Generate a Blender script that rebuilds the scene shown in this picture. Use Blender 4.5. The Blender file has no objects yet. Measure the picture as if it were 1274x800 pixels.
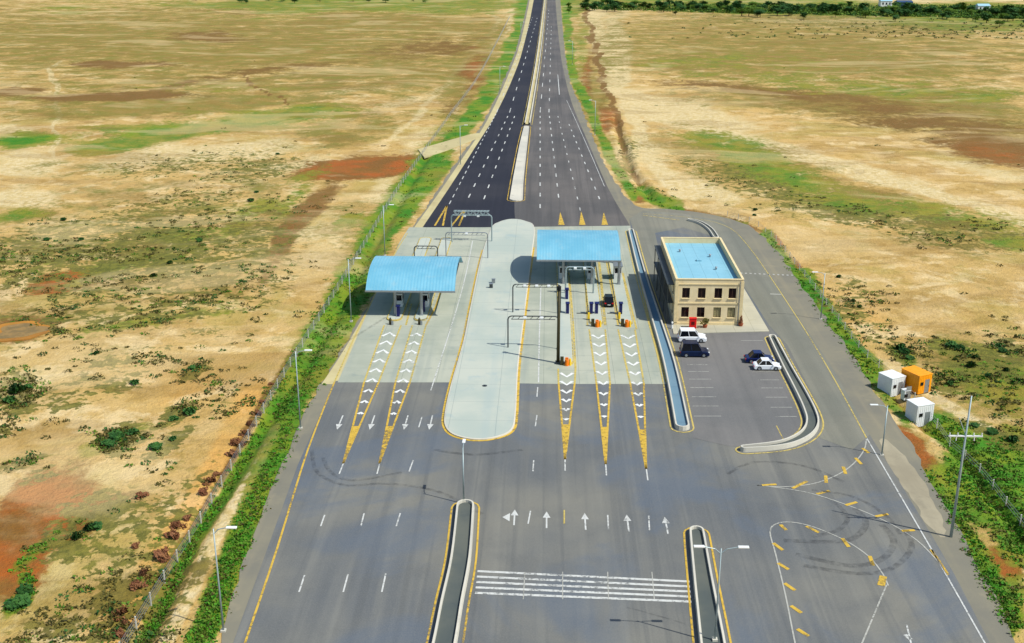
import bpy, bmesh, math, random
import numpy as np
from mathutils import Vector, Matrix
random.seed(7)
rng = np.random.default_rng(7)
sc = bpy.context.scene
COL = sc.collection

# ------------------------------------------------------------------ camera, sky, sun, exposure
H = 60.0                      # drone height, metres
F = 1400.0                    # focal length in photo pixels (1274 wide)
VH, VX = -91.0, 682.0         # horizon row and vanishing column of the road
CX, CY = 637.0, 400.0
PITCH = math.atan((CY - VH) / F)
YAW = math.atan((VX - CX) / math.hypot(F, CY - VH))
cam = bpy.data.cameras.new('camera')
cam.sensor_width = 36.0
cam.lens = 36.0 * F / 1274.0
cam.clip_start = 1.0
cam.clip_end = 30000.0
camo = bpy.data.objects.new('camera', cam)
COL.objects.link(camo)
camo.location = (0, 0, H)
camo.rotation_euler = (math.pi / 2 - PITCH, 0, YAW)
sc.camera = camo

SUN = Vector((3.8, -1.8, 5.5)).normalized()
world = bpy.data.worlds.new('World')
sc.world = world
world.use_nodes = True
wn = world.node_tree.nodes
sky = wn.new('ShaderNodeTexSky')
sky.sky_type = 'NISHITA'
sky.sun_disc = False
sky.sun_elevation = math.asin(SUN.z)
sky.sun_rotation = math.atan2(SUN.x, SUN.y)
world.node_tree.links.new(sky.outputs[0], wn['Background'].inputs[0])
wn['Background'].inputs[1].default_value = 0.12
sl = bpy.data.lights.new('sun', 'SUN')
sl.energy = 4.2
sl.angle = math.radians(0.5)
sl.color = (1.0, 0.96, 0.88)
slo = bpy.data.objects.new('sun', sl)
COL.objects.link(slo)
slo.rotation_euler = SUN.to_track_quat('Z', 'Y').to_euler()
sc.view_settings.view_transform = 'Standard'
sc.view_settings.look = 'None'
sc.view_settings.gamma = 1
sc.view_settings.exposure = 0.25

# ------------------------------------------------------------------ photo pixel -> place on the ground
cp, sp, cy_, sy_ = math.cos(PITCH), math.sin(PITCH), math.cos(YAW), math.sin(YAW)
RIGHT = np.array([cy_, sy_, 0.0])
FH = np.array([-sy_, cy_, 0.0])
FWD = FH * cp + np.array([0, 0, -sp])
UP = FH * sp + np.array([0, 0, cp])
def P(px, py, z=0.0):
    d = FWD * F + RIGHT * (px - CX) - UP * (py - CY)
    t = (z - H) / d[2]
    return Vector((d[0] * t, d[1] * t, z))
def PX(x, y, z=0.0):
    """ground point (arrays) -> photo pixel"""
    x = np.asarray(x, float); y = np.asarray(y, float)
    dz = z - H
    f = x * FWD[0] + y * FWD[1] + dz * FWD[2]
    r = x * RIGHT[0] + y * RIGHT[1]
    u = x * UP[0] + y * UP[1] + dz * UP[2]
    return CX + F * r / f, CY - F * u / f
def PL(pts, z=0.0):
    return [P(a, b, z) for a, b in pts]
def spline(pts, n=6, closed=False):
    out = []
    m = len(pts)
    pts = [Vector(p) for p in pts]
    rng_ = range(m) if closed else range(m - 1)
    for i in rng_:
        if closed:
            a, b, c, d = pts[(i - 1) % m], pts[i], pts[(i + 1) % m], pts[(i + 2) % m]
        else:
            a, b, c, d = pts[max(i - 1, 0)], pts[i], pts[i + 1], pts[min(i + 2, m - 1)]
        for k in range(n):
            t = k / n
            out.append(0.5 * ((2 * b) + (c - a) * t + (2 * a - 5 * b + 4 * c - d) * t * t + (3 * b - a - 3 * c + d) * t ** 3))
    if not closed:
        out.append(pts[-1])
    return out

# ------------------------------------------------------------------ noise
def _hash(ix, iy, seed):
    h = (ix.astype(np.int64) * 374761393 + iy.astype(np.int64) * 668265263 + seed * 1442695041) & 0x7fffffff
    h = ((h ^ (h >> 13)) * 1274126177) & 0x7fffffff
    return ((h ^ (h >> 16)) & 0xffff) / 65535.0
def vnoise(x, y, s, seed=0):
    x = np.asarray(x, float) / s; y = np.asarray(y, float) / s
    ix = np.floor(x); iy = np.floor(y)
    fx = x - ix; fy = y - iy
    fx = fx * fx * (3 - 2 * fx); fy = fy * fy * (3 - 2 * fy)
    a = _hash(ix, iy, seed); b = _hash(ix + 1, iy, seed); c = _hash(ix, iy + 1, seed); d = _hash(ix + 1, iy + 1, seed)
    return (a * (1 - fx) + b * fx) * (1 - fy) + (c * (1 - fx) + d * fx) * fy
def fbm(x, y, s, seed=0, o=4):
    v = 0; a = .5; t = 0
    for i in range(o):
        v = v + a * vnoise(x, y, s / 2 ** i, seed + i * 17); t += a; a *= .5
    return v / t
def sstep(a, b, v):
    t = np.clip((v - a) / (b - a), 0, 1)
    return t * t * (3 - 2 * t)

# ------------------------------------------------------------------ materials
MATS = {}
def lin(r, g, b):
    f = lambda c: (c / 255 / 12.92) if c / 255 <= .04045 else ((c / 255 + .055) / 1.055) ** 2.4
    return (f(r), f(g), f(b), 1.0)
class NT:
    def __init__(s, name):
        s.m = bpy.data.materials.new(name); s.m.use_nodes = True
        s.t = s.m.node_tree; s.n = s.t.nodes; s.bsdf = s.n['Principled BSDF']
        s.geo = s.n.new('ShaderNodeNewGeometry').outputs['Position']
        s.bsdf.inputs['Specular IOR Level'].default_value = 0.3
    def lk(s, a, b): s.t.links.new(a, b)
    def setin(s, sock, v):
        if isinstance(v, bpy.types.NodeSocket): s.lk(v, sock)
        else: sock.default_value = v
    def noise(s, scale, detail=4, rough=.55, vec=None, stretch=None, dist=0.0):
        v = vec or s.geo
        if stretch:
            mp = s.n.new('ShaderNodeMapping'); mp.inputs['Scale'].default_value = stretch; s.lk(v, mp.inputs['Vector']); v = mp.outputs[0]
        n = s.n.new('ShaderNodeTexNoise'); n.inputs['Scale'].default_value = scale; n.inputs['Detail'].default_value = detail
        n.inputs['Roughness'].default_value = rough; n.inputs['Distortion'].default_value = dist
        s.lk(v, n.inputs['Vector']); return n.outputs['Fac']
    def math(s, op, a, b=0.0, c=0.0, clamp=False):
        n = s.n.new('ShaderNodeMath'); n.operation = op; n.use_clamp = clamp
        s.setin(n.inputs[0], a); s.setin(n.inputs[1], b)
        if op in ('MULTIPLY_ADD',): s.setin(n.inputs[2], c)
        return n.outputs[0]
    def ss(s, v, a, b):
        n = s.n.new('ShaderNodeMapRange'); n.interpolation_type = 'SMOOTHSTEP'
        s.lk(v, n.inputs['Value']); n.inputs['From Min'].default_value = a; n.inputs['From Max'].default_value = b
        return n.outputs['Result']
    def mix(s, f, a, b):
        n = s.n.new('ShaderNodeMix'); n.data_type = 'RGBA'
        s.setin(n.inputs[0], f); s.setin(n.inputs[6], a); s.setin(n.inputs[7], b)
        return n.outputs[2]
    def attr(s, name):
        n = s.n.new('ShaderNodeAttribute'); n.attribute_name = name; return n.outputs['Fac']
    def bump(s, h, strength=.3, dist=.05):
        n = s.n.new('ShaderNodeBump'); n.inputs['Strength'].default_value = strength; n.inputs['Distance'].default_value = dist
        s.lk(h, n.inputs['Height']); s.lk(n.outputs[0], s.bsdf.inputs['Normal'])
    def done(s, col, rough=.8, metal=0.0):
        s.setin(s.bsdf.inputs['Base Color'], col); s.bsdf.inputs['Roughness'].default_value = rough
        s.bsdf.inputs['Metallic'].default_value = metal
        return s.m
def simple(name, rgb, rough=.6, metal=0.0, var=.18, scale=1.5, dirt=None):
    if name in MATS: return MATS[name]
    t = NT(name)
    c = lin(*rgb)
    d = tuple(x * (1 - var) for x in c[:3]) + (1,)
    l = tuple(min(1, x * (1 + var)) for x in c[:3]) + (1,)
    n = t.noise(scale, 5, .6)
    col = t.mix(t.ss(n, .3, .7), d, l)
    if dirt:
        n2 = t.noise(scale * .35, 6, .65)
        col = t.mix(t.math('MULTIPLY', t.ss(n2, .5, .75), .6), col, lin(*dirt))
    MATS[name] = t.done(col, rough, metal)
    return MATS[name]
def asphalt(name, rgb, rgb2, streak=.35, patchcol=None):
    t = NT(name)
    big = t.noise(.035, 4, .55)
    col = t.mix(t.ss(big, .36, .64), lin(*rgb), lin(*rgb2))
    st = t.noise(.55, 3, .5, stretch=(1, .035, 1))         # wear running along the lanes
    col = t.mix(t.math('MULTIPLY', t.ss(st, .45, .75), streak), col, tuple(x * 1.45 for x in lin(*rgb2)[:3]) + (1,))
    st2 = t.noise(.33, 3, .5, stretch=(1, .03, 1), dist=.4)
    col = t.mix(t.math('MULTIPLY', t.ss(st2, .5, .72), streak * 1.1), col, tuple(x * .62 for x in lin(*rgb)[:3]) + (1,))
    pt = t.noise(.16, 5, .6)
    col = t.mix(t.math('MULTIPLY', t.ss(pt, .5, .68), .22), col, tuple(x * .7 for x in lin(*rgb)[:3]) + (1,))
    lw = t.noise(1.1, 2, .5, stretch=(1, .012, 1))
    col = t.mix(t.math('MULTIPLY', t.ss(lw, .52, .66), streak * .9), col, tuple(x * .72 for x in lin(*rgb)[:3]) + (1,))
    seam = t.noise(.5, 6, .7, dist=2.5)
    cr = t.math('SUBTRACT', 1.0, t.ss(t.math('ABSOLUTE', t.math('SUBTRACT', seam, .5)), 0.0, .006))
    col = t.mix(t.math('MULTIPLY', cr, .3), col, tuple(x * .5 for x in lin(*rgb)[:3]) + (1,))
    if patchcol:
        pc = t.noise(.05, 5, .6, dist=.6)
        col = t.mix(t.math('MULTIPLY', t.ss(pc, .48, .62), .6), col, lin(*patchcol))
    fine = t.noise(7, 3, .7)
    col = t.mix(t.math('MULTIPLY', t.ss(fine, .35, .75), .14), col, tuple(min(1, x * 1.9) for x in lin(*rgb2)[:3]) + (1,))
    t.bump(fine, .25, .02)
    return t.done(col, .82)
def concrete(name, rgb, rgb2, stain, joint=None, streak=.3):
    t = NT(name)
    big = t.noise(.09, 5, .6)
    col = t.mix(t.ss(big, .35, .65), lin(*rgb), lin(*rgb2))
    st = t.noise(.6, 3, .5, stretch=(1, .04, 1))
    col = t.mix(t.math('MULTIPLY', t.ss(st, .5, .72), streak), col, lin(*stain))
    pt = t.noise(.35, 6, .65, dist=.5)
    col = t.mix(t.math('MULTIPLY', t.ss(pt, .54, .72), .45), col, lin(*stain))
    if joint:
        bk = t.n.new('ShaderNodeTexBrick'); bk.offset = 0.0
        bk.inputs['Scale'].default_value = 1.0; bk.inputs['Brick Width'].default_value = joint[0]; bk.inputs['Row Height'].default_value = joint[1]
        bk.inputs['Mortar Size'].default_value = .035; bk.inputs['Mortar Smooth'].default_value = .2
        t.lk(t.geo, bk.inputs['Vector'])
        col = t.mix(t.math('MULTIPLY', bk.outputs['Fac'], .5), col, tuple(x * .5 for x in lin(*stain)[:3]) + (1,))
    fine = t.noise(5, 3, .7)
    t.bump(fine, .15, .02)
    return t.done(col, .85)

M_PLAZA = asphalt('plaza_asphalt_mat', (88, 92, 94), (114, 113, 104), .34, (80, 92, 106))
M_HWL = asphalt('new_asphalt_mat', (30, 32, 42), (44, 44, 50), .25)
M_HWR = asphalt('driven_asphalt_mat', (76, 75, 74), (94, 90, 86), .4)
M_SERV = asphalt('service_asphalt_mat', (106, 108, 98), (122, 120, 106), .25)
M_PARK = asphalt('parking_asphalt_mat', (96, 97, 96), (112, 110, 106), .2)
M_GRAVEL = concrete('gravel_mat', (124, 120, 102), (112, 110, 98), (140, 132, 108), None, .4)
M_CREAM = concrete('cream_shoulder_mat', (186, 176, 130), (172, 160, 116), (150, 138, 100), None, .2)
M_APRON = concrete('apron_concrete_mat', (148, 154, 138), (166, 169, 152), (122, 134, 130), (5.0, 6.0), .35)
M_ISLAND = concrete('island_concrete_mat', (160, 170, 160), (174, 179, 166), (140, 160, 162), (6.0, 6.0), .25)
M_PAD = concrete('pad_concrete_mat', (176, 172, 150), (160, 158, 140), (146, 142, 120), (3.0, 3.0), .1)
M_KERB = concrete('kerb_concrete_mat', (196, 192, 176), (180, 178, 166), (150, 150, 140), None, .1)
M_FILL = concrete('median_gravel_mat', (74, 82, 80), (92, 96, 88), (62, 72, 76), None, .25)
M_FILLB = concrete('median_blue_fill_mat', (92, 124, 142), (104, 132, 146), (84, 108, 124), None, .25)
def paint(name, rgb, wear):
    t = NT(name); n_a = t.noise(1.6, 6, .7); n_b = t.noise(9, 3, .6); n_c = t.noise(.08, 3, .5)
    v = t.math('ADD', t.math('MULTIPLY', n_a, .7), t.math('MULTIPLY', n_b, .3))
    v = t.math('ADD', v, t.math('MULTIPLY', t.math('SUBTRACT', n_c, .5), .5))
    c_ = t.mix(t.ss(n_a, .3, .7), lin(*rgb), tuple(x * .8 for x in lin(*rgb)[:3]) + (1,))
    al = t.math('SUBTRACT', 1.0, t.math('MULTIPLY', t.ss(v, .62 - wear * .3, .72 - wear * .2), .75))
    t.lk(al, t.bsdf.inputs['Alpha'])
    return t.done(c_, .6)
M_YEL = paint('yellow_paint_mat', (200, 166, 62), .45)
M_YELP = paint('worn_yellow_paint_mat', (192, 172, 92), .42)
M_WHT = paint('white_paint_mat', (196, 198, 192), .38)
M_WHTP = paint('worn_white_paint_mat', (170, 170, 160), .34)
M_STEEL = simple('galvanised_steel_mat', (150, 156, 160), .45, .6, .1)
M_DSTEEL = simple('dark_steel_mat', (70, 76, 78), .5, .5, .15)
M_OLIVE = simple('olive_mast_mat', (58, 54, 30), .6, 0, .15)
M_WHITE = simple('white_panel_mat', (214, 218, 216), .5, 0, .05, .8)
M_WALL = None
M_GLASS = simple('window_glass_mat', (26, 14, 14), .15, 0, .3)
M_DGLASS = simple('dark_glass_mat', (14, 18, 24), .1, 0, .2)
M_NAVY = simple('navy_cabinet_mat', (22, 28, 84), .4, 0, .15)
M_BLACK = simple('black_rubber_mat', (18, 18, 20), .8, 0, .1)
M_ORANGE = simple('orange_plastic_mat', (226, 118, 12), .5, 0, .1)
M_YPL = simple('yellow_plastic_mat', (226, 190, 40), .5, 0, .1)
M_RED = simple('red_paint_mat', (206, 20, 22), .45, 0, .12)
M_TRUNK = simple('bark_mat', (84, 66, 46), .9, 0, .2)

# ------------------------------------------------------------------ mesh helpers
class MB:
    def __init__(s): s.v = []; s.f = []
    def add(s, vs, fs):
        o = len(s.v); s.v += [tuple(v) for v in vs]; s.f += [tuple(i + o for i in f) for f in fs]; return s
    def box(s, c, d, rz=0, taper=1.0):
        x, y, z = d[0] / 2, d[1] / 2, d[2] / 2
        r = Matrix.Rotation(rz, 3, 'Z'); c = Vector(c)
        vs = [c + r @ Vector((sx * x * (taper if sz > 0 else 1), sy * y * (taper if sz > 0 else 1), sz * z)) for sz in (-1, 1) for sy in (-1, 1) for sx in (-1, 1)]
        return s.add(vs, [(0, 2, 3, 1), (4, 5, 7, 6), (0, 1, 5, 4), (2, 6, 7, 3), (0, 4, 6, 2), (1, 3, 7, 5)])
    def cyl(s, a, b, r0, r1=None, n=8, cap=True):
        r1 = r0 if r1 is None else r1
        a = Vector(a); b = Vector(b); d = (b - a).normalized()
        u = d.orthogonal().normalized(); w = d.cross(u)
        vs = []
        for p, r in ((a, r0), (b, r1)):
            for i in range(n):
                t = 2 * math.pi * i / n
                vs.append(p + (u * math.cos(t) + w * math.sin(t)) * r)
        fs = [(i, (i + 1) % n, n + (i + 1) % n, n + i) for i in range(n)]
        if cap: fs += [tuple(range(n - 1, -1, -1)), tuple(range(n, 2 * n))]
        return s.add(vs, fs)
    def tube(s, pts, r, n=6):
        for i in range(len(pts) - 1): s.cyl(pts[i], pts[i + 1], r, r, n)
        return s
    def prism(s, pts, z0, z1, bottom=False):
        pts = [(p[0], p[1]) for p in pts]; n = len(pts)
        A = sum(pts[i][0] * pts[(i + 1) % n][1] - pts[(i + 1) % n][0] * pts[i][1] for i in range(n))
        if A < 0: pts = pts[::-1]
        vs = [(x, y, z0) for x, y in pts] + [(x, y, z1) for x, y in pts]
        fs = [(i, (i + 1) % n, n + (i + 1) % n, n + i) for i in range(n)] + [tuple(range(n, 2 * n))]
        if bottom: fs.append(tuple(range(n - 1, -1, -1)))
        return s.add(vs, fs)
    def sheet(s, pts, z):
        pts = [(p[0], p[1], z) for p in pts]; n = len(pts)
        A = sum(pts[i][0] * pts[(i + 1) % n][1] - pts[(i + 1) % n][0] * pts[i][1] for i in range(n))
        if A < 0: pts = pts[::-1]
        return s.add(pts, [tuple(range(n))])
    def strip(s, pts, w, z, ws=None):
        """flat painted line along world points"""
        n = len(pts); vs = []
        for i in range(n):
            a = pts[max(i - 1, 0)]; b = pts[min(i + 1, n - 1)]
            d = Vector((b[0] - a[0], b[1] - a[1])).normalized(); nn = Vector((-d.y, d.x))
            ww = (ws[i] if ws else w) / 2
            vs += [(pts[i][0] - nn.x * ww, pts[i][1] - nn.y * ww, z), (pts[i][0] + nn.x * ww, pts[i][1] + nn.y * ww, z)]
        return s.add(vs, [(2 * i, 2 * i + 2, 2 * i + 3, 2 * i + 1) for i in range(n - 1)])
    def build(s, name, mat, parent=None, smooth=False, origin=None, bevel=0):
        me = bpy.data.meshes.new(name)
        vs = s.v
        if origin is not None: vs = [(v[0] - origin[0], v[1] - origin[1], v[2] - origin[2]) for v in vs]
        me.from_pydata(vs, [], s.f); me.validate(); me.update()
        bm = bmesh.new(); bm.from_mesh(me); bmesh.ops.recalc_face_normals(bm, faces=bm.faces) if not getattr(s, 'flat', False) else None
        bm.to_mesh(me); bm.free()
        if mat: me.materials.append(mat)
        if smooth: me.polygons.foreach_set('use_smooth', [True] * len(me.polygons))
        o = bpy.data.objects.new(name, me); COL.objects.link(o)
        if origin is not None: o.location = origin
        if parent: o.parent = parent
        if bevel:
            b = o.modifiers.new('bevel', 'BEVEL'); b.width = bevel; b.segments = 2; b.limit_method = 'ANGLE'
        return o
def flat():
    m = MB(); m.flat = True; return m
def struct(o, kind='structure'):
    o['kind'] = kind; return o
def tag(o, label, cat, group=None, kind=None):
    o['label'] = label; o['category'] = cat
    if group: o['group'] = group
    if kind: o['kind'] = kind
    return o
def empty(name, loc, label, cat, group=None, rz=0):
    o = bpy.data.objects.new(name, None); COL.objects.link(o); o.location = loc; o.rotation_euler = (0, 0, rz)
    o.empty_display_size = .5
    return tag(o, label, cat, group)
def kids(o): return [c for c in bpy.data.objects if c.parent == o]
def copy_tree(o, loc, rz, label, group=None, scale=None):
    def rec(src, par):
        c = src.copy(); COL.objects.link(c); c.parent = par
        for ch in kids(src): rec(ch, c)
        return c
    c = rec(o, None); c.location = loc; c.rotation_euler = (0, 0, rz); c['label'] = label
    if group: c['group'] = group
    if scale: c.scale = scale
    return c

# ------------------------------------------------------------------ pavement outlines (traced, laid on the ground)
LEFT_EDGE = [(225, 900), (277, 787), (317, 665), (358, 564), (380, 515), (425, 435), (462, 370), (497, 305), (540, 243), (572, 196), (602, 150), (630, 92), (645, 50), (657, 0), (668, -50), (677, -80)]
RIGHT_HW = [(687, -80), (692, -50), (697, 0), (705, 80), (722, 130), (745, 190), (772, 236), (795, 257)]
RIGHT_OUT = [(830, 260), (880, 266), (925, 278), (955, 300), (990, 345), (1025, 395), (1065, 450), (1098, 500), (1135, 556), (1172, 620), (1210, 690), (1268, 800), (1320, 900)]
def edge_at(poly, y):
    ys = np.array([p[1] for p in poly], float); xs = np.array([p[0] for p in poly], float)
    o = np.argsort(ys, kind='stable')
    return np.interp(y, ys[o], xs[o])
def seg_dist(px, py, poly, aspect=2.2):
    """distance (pixels, rows weighted) to a polyline"""
    best = np.full(np.shape(px), 1e9)
    for (ax, ay), (bx, by) in zip(poly[:-1], poly[1:]):
        dx, dy = bx - ax, (by - ay) * aspect
        qx, qy = px - ax, (py - ay) * aspect
        t = np.clip((qx * dx + qy * dy) / (dx * dx + dy * dy + 1e-9), 0, 1)
        best = np.minimum(best, np.hypot(qx - dx * t, qy - dy * t))
    return best

# ditches and fence lines beside the road
DITCH_L = [(150, 860), (180, 790), (203, 745), (241, 665), (293, 587), (335, 520), (378, 458), (428, 372), (462, 310), (500, 245), (530, 195)]
DITCH_R = [(765, 150), (785, 212), (812, 248), (850, 258), (905, 266), (950, 288), (985, 335), (1030, 396), (1065, 440), (1090, 470), (1155, 532), (1180, 545), (1215, 590), (1245, 630), (1290, 690)]

def out_dist(px, py):
    """metres outside the pavement"""
    s = np.maximum((py - VH) * cp / H, .2)
    r = np.where(py < 257, edge_at(RIGHT_HW, py), edge_at([(795, 257)] + RIGHT_OUT, py))
    r = np.where((py >= 257) & (py < 300), np.maximum(r, 0), r)
    return np.maximum(edge_at(LEFT_EDGE, py) - px, px - r) / s
def ground_z(x, y):
    px, py = PX(x, y)
    d = out_dist(px, py)
    s = np.maximum((py - VH) * cp / H, .2)
    rel = (fbm(x, y, 34, 3) - .5) * 1.1 + (fbm(x, y, 7, 9) - .5) * .6
    z = -.05 + rel * sstep(4, 26, d)
    dl = seg_dist(px, py, DITCH_L, 1.4) / s; dr = seg_dist(px, py, DITCH_R, 1.8) / s
    z = z - .8 * np.exp(-(dl / 1.0) ** 2) * sstep(.8, 3, d)
    z = z - .9 * np.exp(-(dr / .8) ** 2) * sstep(.8, 3, d)
    z = z + .35 * np.exp(-((dr - 2.2) / .9) ** 2) * sstep(4, 8, d)
    return np.where(d < .6, -.05, z)
def gz(p): return float(ground_z(np.array([p[0]]), np.array([p[1]]))[0])
def G(px, py, dz=0.0):
    p = P(px, py); return Vector((p.x, p.y, gz(p) + dz))

# ------------------------------------------------------------------ the desert ground with its patches
# (cx, cy, rx, ry, angle deg, value) traced patches of vegetation and soil, photo pixels on the ground
GREEN = [(240, 158, 200, 14, -5, .42), (560, 165, 34, 20, -30, .45), (440, 275, 20, 8, -20, .55), (400, 215, 40, 8, -20, .4), (330, 258, 40, 8, -12, .55), (225, 290, 60, 10, -10, .5), (80, 300, 60, 10, -10, .42), (160, 330, 100, 12, -14, .42), (100, 350, 40, 6, -10, .5), (30, 270, 40, 8, -8, .5), (60, 330, 60, 8, -14, .42), (180, 400, 120, 10, -10, .38), (300, 280, 60, 10, -30, .4), (370, 250, 30, 10, -40, .5), (40, 690, 50, 8, -40, .5), (140, 545, 40, 10, -20, .5), (1240, 470, 60, 30, 18, .5), (1180, 265, 120, 10, 10, .5), (25, 173, 34, 9, -5, 1), (150, 180, 60, 10, -8, .8), (225, 165, 70, 10, -8, .85), (335, 148, 90, 12, -4, .7), (250, 112, 90, 6, 0, .3),
         (430, 6, 200, 8, 0, .9), (90, 10, 60, 8, 0, .35), (330, 20, 80, 5, 0, .3), (560, 8, 90, 8, 0, .7),
         (25, 745, 22, 9, -40, 1), (35, 718, 10, 10, 0, .8), (100, 690, 6, 5, 0, .4),
         (1245, 560, 60, 20, 20, .6), (1225, 600, 52, 46, 38, 1.1), (1274, 665, 40, 30, 40, 1), (1190, 540, 42, 20, 35, .8), (1212, 705, 36, 16, 45, .75), (1250, 760, 20, 40, 20, .8),
         (1160, 608, 14, 10, 40, .6), (1185, 655, 20, 10, 45, .7), (940, 200, 46, 16, 12, .85), (985, 222, 60, 13, 10, .7), (900, 175, 60, 12, 10, .55), (1050, 250, 60, 10, 12, .5),
         (1190, 275, 60, 8, 8, .6), (1250, 300, 40, 10, 5, .6), (1000, 95, 190, 10, 2, .34), (1130, 112, 190, 9, 3, .42), (900, 75, 120, 8, 2, .3),
         (1050, 11, 360, 9, 2.0, 1.3), (1250, 16, 120, 9, 2, 1.3), (1230, 26, 150, 10, 3, .9), (1120, 1, 200, 2, 0, .2),
         (1245, 480, 60, 36, 20, .42), (1128, 440, 16, 8, 35, .9), (1190, 432, 22, 7, 15, .8), (725, 55, 9, 30, 0, .5), (711, 14, 12, 8, 0, .8),
         (1265, 535, 30, 10, 20, .5)]
OLIVE = [(200, 50, 420, 50, 0, .52), (330, 95, 360, 40, 0, .45), (480, 70, 130, 60, 0, .5), (1000, 60, 330, 45, 2, .5), (1150, 130, 200, 36, 6, .55), (130, 205, 140, 30, -10, .22), (200, 290, 260, 70, -12, .30), (120, 420, 200, 40, -10, .2), (200, 660, 160, 90, -40, .24), (1140, 330, 200, 50, 12, .15), (450, 290, 60, 60, -40, .35), (590, 80, 40, 70, 20, .6), (735, 120, 25, 80, 8, .5), (100, 60, 140, 26, 0, .5), (330, 60, 220, 36, -3, .55), (220, 130, 240, 14, -3, .6), (500, 90, 120, 26, -10, .5), (470, 30, 170, 18, 0, .6),
         (330, 235, 130, 20, -8, .30), (430, 160, 80, 20, -10, .5), (480, 260, 50, 20, 0, .3), (90, 120, 110, 8, 0, .6), (235, 75, 90, 8, 4, .6),
         (130, 250, 150, 14, -12, .34), (40, 270, 50, 9, -10, .55), (180, 300, 120, 30, -15, .34), (60, 315, 90, 14, -12, .40), (290, 330, 60, 18, -20, .35),
         (1000, 75, 300, 28, 2, .55), (880, 40, 140, 14, 2, .35), (1200, 60, 120, 16, 4, .3), (1100, 130, 230, 20, 4, .65), (1240, 165, 110, 26, 10, .6),
         (940, 205, 130, 28, 14, .55), (1080, 245, 120, 18, 12, .55), (1200, 285, 100, 14, 8, .5), (1240, 470, 90, 40, 18, .5), (1130, 545, 30, 14, 30, .6),
         (30, 720, 70, 50, -40, .3), (150, 545, 40, 14, -15, .2), (200, 640, 70, 10, -35, .12)]
BROWN = [(450, 208, 70, 14, -6, 1.0), (390, 262, 44, 12, -38, .9), (355, 300, 36, 12, -45, .7), (330, 340, 30, 8, -50, .5),
         (150, 80, 80, 3, 1, .8), (130, 120, 100, 5, 0, .9), (215, 110, 40, 5, -18, .6), (20, 112, 40, 4, -2, .8), (260, 45, 60, 5, 4, .5),
         (60, 640, 62, 40, -25, 1.1), (20, 700, 40, 36, -40, 1.0), (115, 622, 60, 12, -12, .6), (1160, 150, 160, 22, 8, .5), (1010, 118, 190, 10, 5, .5), (1240, 185, 80, 20, 12, .7), (900, 108, 90, 7, 3, .5),
         (80, 352, 46, 13, -10, .8), (30, 412, 44, 15, -10, .8), (760, 120, 26, 34, 10, .0), (732, 95, 8, 40, 8, .5), (744, 150, 10, 30, 10, .45), (778, 215, 10, 24, 10, .5), (695, 20, 8, 8, 0, .2),
         (965, 300, 14, 8, 45, 1), (990, 335, 16, 9, 50, .8), (1130, 548, 26, 12, 35, .7), (1150, 575, 22, 14, 40, .6), (1250, 700, 24, 14, 45, .8), (1058, 430, 18, 9, 55, .8), (1170, 590, 12, 30, -30, .4), (590, 90, 18, 34, 20, .45), (560, 140, 16, 14, 0, .4),
         (300, 15, 100, 5, 2, .4), (330, 90, 120, 8, -6, .45), (540, 60, 80, 14, -4, .45)]
PALE = [(30, 205, 46, 18, 0, 1), (30, 245, 44, 12, 0, .9), (200, 195, 80, 16, -10, .75), (310, 185, 90, 14, -6, .7), (240, 240, 150, 22, -6, .45), (110, 275, 90, 14, -8, .4),
        (20, 160, 30, 6, 0, .8), (440, 115, 100, 5, -4, .6), (250, 50, 40, 6, 2, .5), (400, 305, 70, 36, -35, .55), (375, 205, 60, 12, -10, .6), (500, 130, 60, 6, -15, .6), (230, 155, 30, 3, -10, .4),
        (1000, 195, 170, 9, 14, 1), (860, 145, 80, 20, 12, .9), (800, 190, 40, 22, 20, .7), (800, 125, 60, 10, 20, .9), (770, 70, 16, 60, -4, 1.0), (745, 25, 10, 30, 0, .8), (880, 235, 60, 12, 12, .7), (1120, 270, 190, 26, 8, .3), (1240, 215, 80, 8, 14, .6), (1100, 250, 60, 5, 12, .4), (1230, 128, 50, 3, 4, .7), (1180, 500, 90, 8, 32, .9), (1080, 215, 140, 7, 15, .8), (1130, 545, 40, 5, 40, .7), (1165, 560, 14, 20, -30, .4),
        (30, 480, 80, 16, -14, .5), (190, 700, 120, 60, -40, .35), (60, 790, 60, 30, 0, .4), (1200, -4, 200, 6, 0, 1), (560, 185, 30, 5, -12, .9), (520, 172, 28, 14, -20, .6), (480, 235, 26, 16, -40, .7), (1230, 540, 60, 6, 22, .5)]
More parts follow.
